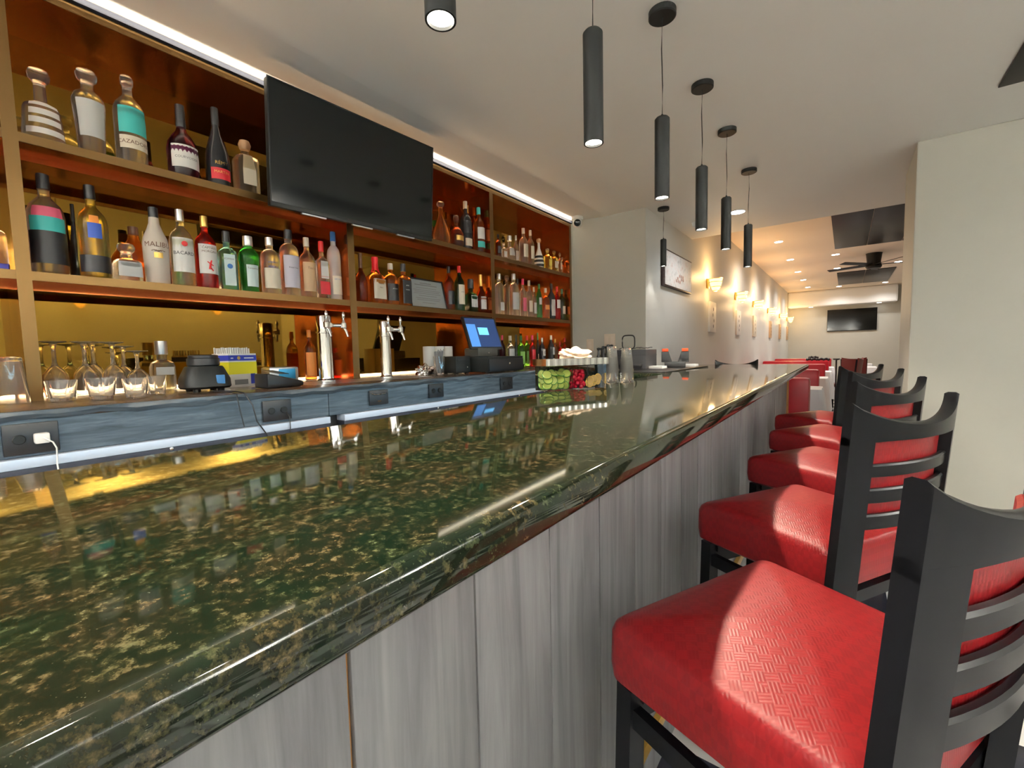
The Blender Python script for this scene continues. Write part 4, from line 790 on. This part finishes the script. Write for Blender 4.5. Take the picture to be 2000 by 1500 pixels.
# receipt printer, paper rolls, cash drawer, till
t = thing('receipt_printer', 'small black receipt printer left of the till', 'printer', (-1.97, 1.995, ZK), R(-3)); obj('case', bx(-.07, .07, -.062, .062, .008, .112, bev=.006), m_blackmat, t); obj('front_slot', bx(.0702, .0715, -.05, .05, .085, .09), m_black, t)
obj('status_light', bx(.070, .0725, .030, .036, .040, .046), m_chrome, t)
for sx in (-.05, .05):
    for sy in (-.045, .045): obj('foot', bx(sx - .01, sx + .01, sy - .01, sy + .01, 0, .008), m_black, t)
for k, (yy, xx) in enumerate([(1.955, -2.17), (2.04, -2.17), (2.125, -2.18)]):
    tag(obj('paper_roll', lathe([(.038, 0), (.040, .002), (.040, .178), (.038, .180)], n=24, ox=xx, oy=yy, oz=ZK), cmat('white')), ['white paper roll leftmost of three behind the printer', 'white paper roll in the middle behind the printer', 'white paper roll nearest the till stand'][k], 'paper roll', 'paper rolls behind the printer')
t = thing('cash_drawer', 'black steel cash drawer under the till screen', 'cash drawer', (-1.96, 2.30, ZK), 0)
obj('case', bx(-.16, .16, -.19, .19, .006, .104, bev=.004), m_blackmat, t); obj('drawer_front', bx(.16, .168, -.183, .183, .012, .088, bev=.003), m_black, t)
obj('lock', lathe([(.009, 0), (.009, .006), (.004, .007)], n=16), m_chrome, t).matrix_local = Matrix.Translation((.168, .02, .055)) @ Matrix.Rotation(PI / 2, 4, 'Y')
for sy in (-.15, .15):
    for sx in (-.12, .12): obj('foot', bx(sx - .01, sx + .01, sy - .01, sy + .01, 0, .006), m_black, t)
t = thing('till_screen', 'lit touch screen till on a black stand above the cash drawer', 'till', (-1.99, 2.28, ZK + .1045), R(-8))
obj('stand', bx(-.09, .06, -.09, .09, 0, .060, bev=.012), mat('till_stand', (.05, .05, .045), .4), t)
def tilt(bm): bmesh.ops.rotate(bm, verts=bm.verts[:], cent=(0, 0, 0), matrix=Matrix.Rotation(R(-22), 3, 'Y')); bmesh.ops.translate(bm, verts=bm.verts[:], vec=(.055, 0, .055)); return bm
obj('screen_case', tilt(bx(-.022, 0, -.145, .145, 0, .235, bev=.005)), m_black, t)
obj('display', tilt(bx(0, .0012, -.133, .133, .012, .222)), mat('till_glow', (.012, .025, .07), .15, emit=1.4), t, smooth=False)
obj('menu_panel', tilt(bx(.0012, .0016, -.133, -.055, .014, .178)), mat('till_menu', (.05, .16, .42), .2, emit=1.1), t, smooth=False)
obj('dialog_box', tilt(bx(.0016, .002, -.04, .048, .10, .155)), mat('till_dialog', (.12, .42, .80), .2, emit=1.2), t, smooth=False)
obj('status_light', bx(.060, .0615, .0, .008, .022, .028), m_chrome, t)

# ---------------------------------------------------------------- things on the granite bar
ZB = 1.0708
t = thing('garnish_tray', 'clear bar garnish box with chrome lid holding lime wedges, cherries and orange slices', 'garnish holder', (-.928, 1.632, ZB), R(-26.5))
m_acr = mat('clear_acrylic', (.97, .98, .97), .03, trans=1, ior=1.12)
obj('clear_box', bx(-.050, .050, -.148, .148, 0, .103, bev=.003), m_acr, t)
for yy in (-.026, .050): obj('divider', bx(-.048, .048, yy - .0015, yy + .0015, .003, .102), m_acr, t)
b = BM(); n = 40; rows = []
for side in (1, -1):
    rr_ = []
    for i in range(n + 1):
        yy = -.156 + .312 * i / n; q = side * (.058 + .0022 * (1 if (i // 2) % 2 else -1)); rr_.append([b.verts.new((q, yy, z_)) for z_ in (.104, .107, .129, .132)])
    for a, c in zip(rr_, rr_[1:]):
        for k in range(3): b.faces.new((a[k], a[k + 1], c[k + 1], c[k]))
    rows.append(rr_)
for a, c, d, e in zip(rows[0], rows[0][1:], rows[1], rows[1][1:]): b.faces.new((a[3], c[3], e[3], d[3])); b.faces.new((a[0], d[0], e[0], c[0]))
for i in (0, -1):
    for k in range(3): b.faces.new((rows[0][i][k], rows[0][i][k + 1], rows[1][i][k + 1], rows[1][i][k]))
obj('chrome_lid', b, m_chrome, t, smooth=False)
# lime slices, cherries, orange wheels
m_lime = mat('lime_flesh', (.42, .50, .12), .35); m_peel = mat('lime_peel', (.05, .16, .02), .4)
sl = thing('lime_slices', 'heap of sliced limes in the left compartment of the garnish box', 'lime slices', (-.967, 1.554, ZB + .002), R(-26.5))
for i in range(24):
    k = i % 12; cx = .034 if i < 12 else .004; yy = -.046 + .092 * (k % 4) / 3 * .98 + random.uniform(-.004, .004); zz = .019 + .023 * (k // 4) + random.uniform(0, .004)
    M4 = Matrix.Translation((cx - .012 + random.uniform(-.004, .004), yy, zz)) @ Matrix.Rotation(random.uniform(-.9, .9), 4, 'X') @ Matrix.Rotation(random.uniform(-1.0, .6), 4, 'Z') @ Matrix.Rotation(R(78) + random.uniform(-.75, .1), 4, 'Y')
    b = BM(); add_lathe(b, [(.0188, -.0022), (.0205, -.0008), (.0205, .0008), (.0188, .0022)], n=16); a = obj('peel', b, m_peel, sl); a.matrix_local = M4
    b = BM(); add_lathe(b, [(.0005, -.0026), (.0172, -.0025), (.0172, .0025), (.0005, .0026)], n=16, cap=False); c = obj('slice', b, m_lime, sl); c.matrix_local = M4
b = BM()
for k in range(110):
    add_sphere(b, (random.uniform(-.038, .038), random.uniform(-.027, .027), random.uniform(.009, .074)), .010, u=8, v=6)
o = obj('cherries', b, mat('cherry', (.33, .004, .02), .2)); o.location = (-.923, 1.643, ZB + .002); o.rotation_euler = (0, 0, R(-26.5)); tag(o, 'deep red cherries filling the middle compartment of the garnish box', 'cherries', kind='stuff')
sl = thing('orange_slices', 'few orange slices in the right compartment of the garnish box', 'orange slices', (-.884, 1.720, ZB + .002), R(-26.5))
for i in range(6):
    M4 = Matrix.Translation((.03 - .012 * (i % 3), -.03 + .028 * (i % 3) + .006 * (i // 3), .022 + .004 * i)) @ Matrix.Rotation(R(70 + 14 * (i % 2)), 4, 'Y')
    b = BM(); add_lathe(b, [(.0165, -.002), (.0185, 0), (.0165, .002)], n=18, cap=False); obj('rind', b, mat('orange_rind', (.75, .48, .08), .5), sl).matrix_local = M4
    b = BM(); add_lathe(b, [(.0005, -.0012), (.0165, -.0018), (.0165, .0018), (.0005, .0012)], n=18, cap=False); obj('flesh', b, mat('orange_flesh', (.40, .26, .08), .5), sl).matrix_local = M4
crumple('bar_towel', 'crumpled beige paper napkins lying on the garnish box lid', 'napkins', (-.925, 1.655, ZB + .1325), .06, mat('napkin', (.60, .47, .36), .9), (.75, 1.5, .45))
# stacks of upturned plastic cups
def cupstack(x, y, h0, lab):
    t = thing('cup_stack', lab, 'stack of cups', (x, y, ZB), 0, 'stacks of clear cups')
    b = BM(); add_lathe(b, [(.0335, 0), (.0340, .003), (.024, .115), (.0235, .116), (.001, .1155)], n=26, cap=False); obj('cup', b, m_acr2, t)
    k = 0; z = .0
    while .116 + z < h0:
        z += .0085
        b = BM(); q = .0335 - .0001 * k; add_lathe(b, [(q, z), (q + .0008, z + .002), (q - .0095, z + .112), (.001, z + .1125)], n=26, cap=False); obj('cup', b, m_acr2, t); k += 1
m_acr2 = mat('clear_plastic_cup', (.95, .96, .95), .05, trans=.95, ior=1.3)
cupstack(-.93, 2.045, .178, 'left stack of upturned clear plastic cups beside the garnish box')
cupstack(-.865, 2.075, .172, 'right stack of upturned clear plastic cups on the bar')
# far corner of the bar
t = thing('label_printer', 'black boxy printer in the far corner of the bar', 'printer', (-1.42, 3.62, ZB)); obj('case', bx(-.13, .13, -.13, .13, .004, .165, bev=.006), mat('printer_grey', (.045, .045, .048), .5), t)
obj('paper_tray', bx(-.10, .10, -.142, -.129, .02, .045, bev=.002), m_black, t); obj('seam', bx(-.131, .131, -.131, .131, .118, .121), m_black, t)
tag(obj('cable_loop', tube([(-1.47 + .055 * math.copysign(abs(math.cos(a)) ** .5, math.cos(a)), 3.57, 1.30 + .058 * math.copysign(abs(math.sin(a)) ** .5, math.sin(a))) for a in [k * PI / 12 for k in range(25)]], .0055), m_black), 'black square cable loop standing up on the printer', 'cable')
pts = [(-1.56 + .28 * k / 30, 3.58 + .03 * math.sin(k * 1.1), 1.243 + .010 * abs(math.sin(k * .8))) for k in range(31)]
tag(obj('loose_cable', tube(pts, .003), m_black), 'tangled thin black cable lying on top of the printer', 'cable')
t = thing('bottle_pourers', 'cluster of dark bottle pourers standing left of the printer', 'pourers', (-1.62, 3.45, ZB))
for k in range(6):
    a, c = -.05 + .045 * (k % 3), -.04 + .06 * (k // 3); b = BM(); add_lathe(b, [(.018, 0), (.018, .11 + .012 * (k % 3)), (.010, .13 + .012 * (k % 3)), (.008, .165 + .012 * (k % 3)), (.014, .17 + .012 * (k % 3)), (.016, .185 + .012 * (k % 3)), (.004, .19 + .012 * (k % 3))], n=12, ox=a, oy=c); obj('pourer', b, m_black, t)
# black bar mat with caddy and napkins
tag(obj('bar_mat', bx(-1.40, -.99, 3.05, 4.25, ZB - .0004, ZB + .006, bev=.002), m_black), 'black rubber bar mat on the far part of the granite', 'bar mat')
t = thing('napkin_caddy', 'black plastic bar caddy with two orange red bottle caps', 'bar caddy', (-1.17, 3.86, ZB + .0065), R(-73))
b = BM()
for s in (-1, 1): add_box(b, -.05, .05, s * .080 - .030, s * .080 + .030, .045, .135, bev=.004)
add_box(b, -.05, .05, -.085, .085, 0, .048, bev=.004)
pg = [(-.052, .04), (-.025, .04), (-.052, .135)]
for s in (-1, 1):
    v1 = [b.verts.new((xx, s * a, c)) for xx in (-.05, .05) for a, c in [(.052, .135), (.052, .045), (.022, .045)]]
    b.faces.new(v1[:3]); b.faces.new(v1[3:]); [b.faces.new((v1[i], v1[(i + 1) % 3], v1[3 + (i + 1) % 3], v1[3 + i])) for i in range(3)]
obj('caddy_body', b, m_black, t)
for s in (-1, 1): obj('orange_cap', bx(-.03, .03, s * .080 - .026, s * .080 + .026, .1352, .162, bev=.006), mat('orange_plastic', (.90, .09, .02), .4), t)
for k, (xx, yy, lab) in enumerate([(-1.24, 3.62, 'white napkin pile left of the black caddy'), (-1.10, 4.06, 'white napkin pile right of the black caddy')]):
    b = BM()
    for q in range(4): add_box(b, -.06 + .002 * q, .06, -.06, .06 - .002 * q, .005 * q, .005 * q + .0045, bev=.001)
    o = obj('napkin_pile', b, m_cloth); o.location = (xx, yy, ZB + .0065); tag(o, lab, 'napkins', 'napkin piles on the bar mat')

# ---------------------------------------------------------------- on the walls
t = thing('security_camera', 'white dome security camera in the corner beside the shelves', 'camera', (-2.07, 3.80, 2.5145))
obj('mount', lathe([(.050, -.030), (.055, -.022), (.055, 0)], n=24), cmat('white'), t)
b = BM(); add_sphere(b, (0, 0, -.055), .048, u=24, v=14); obj('ball_housing', b, cmat('white'), t)
dr = Vector((2.0, -3.8, -1.1)).normalized(); b = BM(); add_lathe(b, [(.030, 0), (.032, .006), (.024, .010), (.0005, .012)], n=22); q = dr.to_track_quat('Z', 'Y').to_matrix().to_4x4()
obj('camera_eye', b, m_screen, t).matrix_local = Matrix.Translation(Vector((0, 0, -.055)) + dr * .038) @ q
def plate(x, z, w_, n, lab):
    t = thing('switch_plate', lab, 'wall switch', (x, 3.92, z), 0, 'switch plates on the end wall')
    obj('plate', bx(-w_ / 2, w_ / 2, -.006, 0, -.058, .058, bev=.003), mat('ivory_plastic', (.72, .62, .50), .4), t)
    for k in range(n): obj('rocker', bx(-w_ / 2 + w_ * (k + .5) / n - .016, -w_ / 2 + w_ * (k + .5) / n + .016, -.010, -.006, -.033, .033, bev=.002), mat('ivory_rocker', (.76, .66, .55), .3), t)
plate(-2.01, 1.292, .075, 1, 'single switch plate on the end wall, nearer the shelves')
plate(-1.80, 1.335, .115, 2, 'wide double switch plate behind the black cables')
t = thing('framed_picture', 'large framed pale picture with faint pink flowers on the side wall', 'picture', (-1.45, 4.80, 2.04))
obj('frame', bx(0, .035, -.47, .47, -.185, .175, bev=.003), mat('dark_frame', (.03, .012, .012), .4), t)
m_art = noise_col(mat('pale_art', (.7, .7, .68), .6), [(.35, (.55, .53, .50)), (.48, (.80, .79, .77)), (.6, (.78, .70, .66)), (.75, (.45, .27, .22))], scale=(1, 9, 9), nscale=1.5, detail=9, rough=.7)
obj('canvas', bx(.034, .037, -.455, .455, -.170, .160), m_art, t, smooth=False)
b = BM()
for k in range(9):
    a, c = -.10 + .05 * (k % 5) + .01 * k, -.10 + .03 * (k // 3); add_sphere(b, (.038, a, c), .022, sc=(.1, 1, .8), u=10, v=6)
obj('painted_flowers', b, mat('art_pink', (.55, .33, .27), .6), t)
# glass bowl wall lamps and square art tiles along the far wall
m_shade = mat('sconce_glass', (1.0, .70, .26), .25, emit=1.9)
SC = [6.12, 7.93, 9.65, 11.65, 13.9, 15.75]; od = ['nearest', 'second', 'third', 'fourth', 'fifth', 'farthest']
for i, y in enumerate(SC):
    t = thing('wall_lamp', od[i] + ' of six glowing crystal bowl lamps on the long side wall', 'wall lamp', (-1.45, y, 2.06), 0, 'crystal bowl wall lamps')
    obj('back_plate', bx(0, .02, -.05, .05, -.05, .07, bev=.004), m_gold, t)
    b = BM(); add_lathe(b, [(.012, -.10), (.035, -.085), (.058, -.04), (.072, .02), (.080, .060), (.076, .065)], n=22, cap=False, ox=.105); obj('crystal_bowl', b, m_shade, t)
    b = BM()
    for z_, r_ in ((.062, .082), (.02, .073), (-.04, .059), (-.088, .034)): add_tube(b, [(.105 + r_ * math.cos(a), r_ * math.sin(a), z_) for a in [k * PI / 9 for k in range(19)]], .004, n=5)
    obj('wire_rings', b, m_gold, t)
    L = lamp('wall_and_fill_light', 'POINT', (-1.27, y, 2.16), 7, (1, .62, .26), shadow_soft_size=.04)
    L = lamp('wall_and_fill_light', 'POINT', (-1.30, y, 1.90), 1.5, (1, .62, .26), shadow_soft_size=.04)
PLQ = [(6.35, 'white'), (8.15, 'white'), (9.8, 'cream'), (12.1, 'kraft'), (14.0, 'kraft'), (15.9, 'kraft')]
for i, (y, c) in enumerate(PLQ):
    t = thing('wall_art_tile', od[i] + ' of the narrow art panels below the wall lamps', 'wall art', (-1.45, y, 1.65), 0, 'art panels below the lamps')
    obj('panel', bx(0, .025, -.17, .17, -.20, .20, bev=.002), cmat(c), t)
    b = BM()
    for k in range(4): add_sphere(b, (.026, .02 + .03 * math.sin(k * 2.1), -.12 + .075 * k), .025, sc=(.08, .8, 1), u=10, v=6)
    obj('painted_motif', b, cmat('brown' if i > 2 else 'grey'), t)
t = thing('smoke_detector', 'white round detector on the ceiling by the alcove wall', 'smoke detector', (-1.20, 4.75, ZC)); obj('housing', lathe([(.045, -.045), (.065, -.035), (.075, 0)], n=24), m_ceil, t)

for i, (x, y, a) in enumerate([(.4, -3.2, 90), (1.9, -3.2, 90), (-1.1, -3.2, 90), (-2.53, -2.5, 0), (-2.53, -1.5, 0)]):  # bowl lamp copies added where the unseen ceiling uplights stand
    src = [o_ for o_ in bpy.data.objects if o_.name == 'wall_lamp'][0]
    c = dup(src); c.location = (x, y, 2.06); c.rotation_euler = (0, 0, R(a)); c['label'] = 'added unseen bowl lamp for ceiling fill, ' + ['on the front wall', 'right one on the front wall', 'left one on the front wall', 'on the bar side wall near the corner', 'on the bar side wall near the shelves'][i]; c['group'] = 'added uplights of the near room'
for i, y in enumerate((-2.0, -.4, 1.2, 2.8)):           # lamp copies added to dress the uplights by the right wall
    src = [o_ for o_ in bpy.data.objects if o_.name == 'wall_lamp'][0]
    c = dup(src); c.location = (3.2, y, 2.06); c.rotation_euler = (0, 0, PI); c['label'] = 'added unseen bowl lamp for ceiling fill on the near right wall, ' + ['first', 'second', 'third', 'fourth'][i] + ' from the entrance'; c['group'] = 'added uplights of the near room'

# ---------------------------------------------------------------- far dining room
m_boothr = m_booth
def booth(y, two, lab, hw=.59):
    t = thing('booth_bench', lab, 'booth', (-.26 - hw, y, 0), 0, 'red booths along the side wall')
    b = BM(); add_box(b, -hw, hw, 0, .14, .12, .93, bev=.035); obj('backrest', b, m_boothr, t)
    for s, (a, c) in (((1, (.14, .50)),) if not two else ((1, (.14, .56)), (-1, (-.42, 0)))):
        if s > 0 or two:
            obj('seat_cushion', bx(-hw, hw - .02, a, c, .32, .47, bev=.03), m_boothr, t); obj('seat_base', bx(-hw + .01, hw - .04, a, c - .03, 0, .32), m_black, t)
booth(4.98, False, 'nearest red booth bench, seen past the end of the bar', .20)
booth(6.85, True, 'second red booth along the side wall')
booth(8.95, True, 'third red booth along the side wall')
booth(10.95, True, 'fourth red booth along the side wall')
booth(13.0, True, 'farthest red booth along the side wall')
def table(x0, x1, y0, y1, lab, grp):
    t = thing('dining_table', lab, 'table', ((x0 + x1) / 2, (y0 + y1) / 2, 0), 0, grp)
    cx, cy = (x0 + x1) / 2, (y0 + y1) / 2
    obj('pedestal', bx(-.04, .04, -.04, .04, .02, .725), m_black, t); obj('base_plate', bx(-.25, .25, -.25, .25, 0, .02), m_black, t)
    o = tag(cloth(x1 - x0, y1 - y0), lab.replace('table', 'tablecloth on the table', 1), 'tablecloth', grp + ' cloths'); o.location = (cx, cy, 0)
    obj('table_top', bx(-(x1 - x0) / 2 + .04, (x1 - x0) / 2 - .04, -(y1 - y0) / 2 + .04, (y1 - y0) / 2 - .04, .715, .738), m_black, t)
def cloth(wx, wy):
    b = BM(); n = 64; rg = []
    for lev, z in enumerate((.753, .752, .74, .60, .40, .25)):
        ring = []
        for i in range(n):
            a = 2 * PI * i / n; q = sect(a, 14); x, y = q * math.cos(a) * wx / 2, q * math.sin(a) * wy / 2
            f = .97 if lev == 0 else (1.0 + (.0, .0, .012, .03, .045, .055)[lev] * (1 + .9 * math.sin(i * PI / 4)))
            ring.append(b.verts.new((x * f, y * f, z)))
        rg.append(ring)
    b.faces.new(rg[0])
    for a, c in zip(rg, rg[1:]):
        for i in range(n): b.faces.new((a[i], a[(i + 1) % n], c[(i + 1) % n], c[i]))
    return obj('tablecloth', b, m_cloth)
for k, (y, lab) in enumerate([(6.1, 'white clothed booth table nearest the bar'), (8.15, 'second white clothed booth table along the side wall'), (10.2, 'third white clothed booth table along the side wall'), (12.25, 'fourth white clothed booth table along the side wall')]):
    table(-1.40, -.20, y - .27, y + .27, lab, 'booth tables')
def chair(x, y, rz, lab):
    t = thing('dining_chair', lab, 'dining chair', (x, y, 0), R(rz), 'dark dining chairs')
    obj('seat', bx(-.21, .21, -.21, .21, .43, .49, bev=.02), mat('brown_vinyl', (.13, .02, .015), .35), t)
    b = BM(); n = 8; rows = []
    for i in range(n + 1):
        s = -1 + 2 * i / n; yy = -.22 - .03 * (1 - s * s); rows.append([b.verts.new((.2 * s, yy + o_, z_)) for z_, o_ in ((.56, -.015), (.96 + .03 * s * s, -.06), (.96 + .03 * s * s, -.035), (.56, .01))])
    for a, c in zip(rows, rows[1:]):
        for k in range(4): b.faces.new((a[k], a[(k + 1) % 4], c[(k + 1) % 4], c[k]))
    b.faces.new(rows[0][::-1]); b.faces.new(rows[-1]); obj('backrest', b, mat('brown_vinyl', (0, 0, 0)), t)
    for sx in (-1, 1):
        b = BM(); beam(b, (sx * .19, .19, 0), (sx * .19, .19, .44), .03, .03); obj('leg', b, m_wood_black, t)
        b = BM(); beam(b, (sx * .19, -.22, 0), (sx * .19, -.20, .46), .03, .03); beam(b, (sx * .19, -.20, .46), (sx * .20, -.245, .96), .03, .025); obj('leg', b, m_wood_black, t)
chair(.14, 11.4, 0, 'dark brown dining chair with its back to the camera, beside the pier')
chair(-.03, 10.7, 80, 'dark dining chair seen edge on, left of the one facing away')
for (y, lab) in ((12.4, 'white clothed free standing table in front of the far dining chair'), (14.4, 'white clothed free standing table farthest in the room')): table(.0, .55, y - .35, y + .35, lab, 'free standing tables')
for k, (x, y) in enumerate([(-.62, 13.05), (-.55, 11.03), (-.35, 11.03)]):
    t = thing('table_ornament', ['small dark ornament on the farthest booth back', 'small dark ornament on a booth back, left of two', 'small dark ornament on a booth back, right of two'][k], 'ornament', (x, y, .93), 0, 'dark ornaments on the booth backs')
    b = BM()
    for q in range(5): add_sphere(b, (-.08 + .04 * q, 0, .025 + .012 * (q % 2)), .028, u=10, v=6)
    obj('dark_cluster', b, m_black, t)
t = thing('candle_stand', 'thin black table stand with a flat top beside the booths', 'stand', (-.12, 9.4, .0)); obj('pole', lathe([(.09, 0), (.09, .01), (.012, .02), (.012, .98), (.05, .99), (.05, 1.01)], n=14), m_black, t); 
# ceiling fan
t = thing('ceiling_fan', 'black ceiling fan between the two dark panels, blades partly behind the pier', 'ceiling fan', (.37, 10.4, ZF))
obj('hub', lathe([(.10, -.27), (.12, -.24), (.10, -.16), (.115, -.02), (.12, 0)], n=24), m_blackmat, t)
for k in range(5):
    a = R(15 + 72 * k); b = BM(); add_box(b, .10, .72, -.055, .055, -.205, -.197, bev=.003); o = obj('blade', b, m_blackmat, t); o.matrix_local = Matrix.Rotation(a, 4, 'Z') @ Matrix.Translation((0, 0, -.2)) @ Matrix.Rotation(R(12), 4, 'X') @ Matrix.Translation((0, 0, .2))
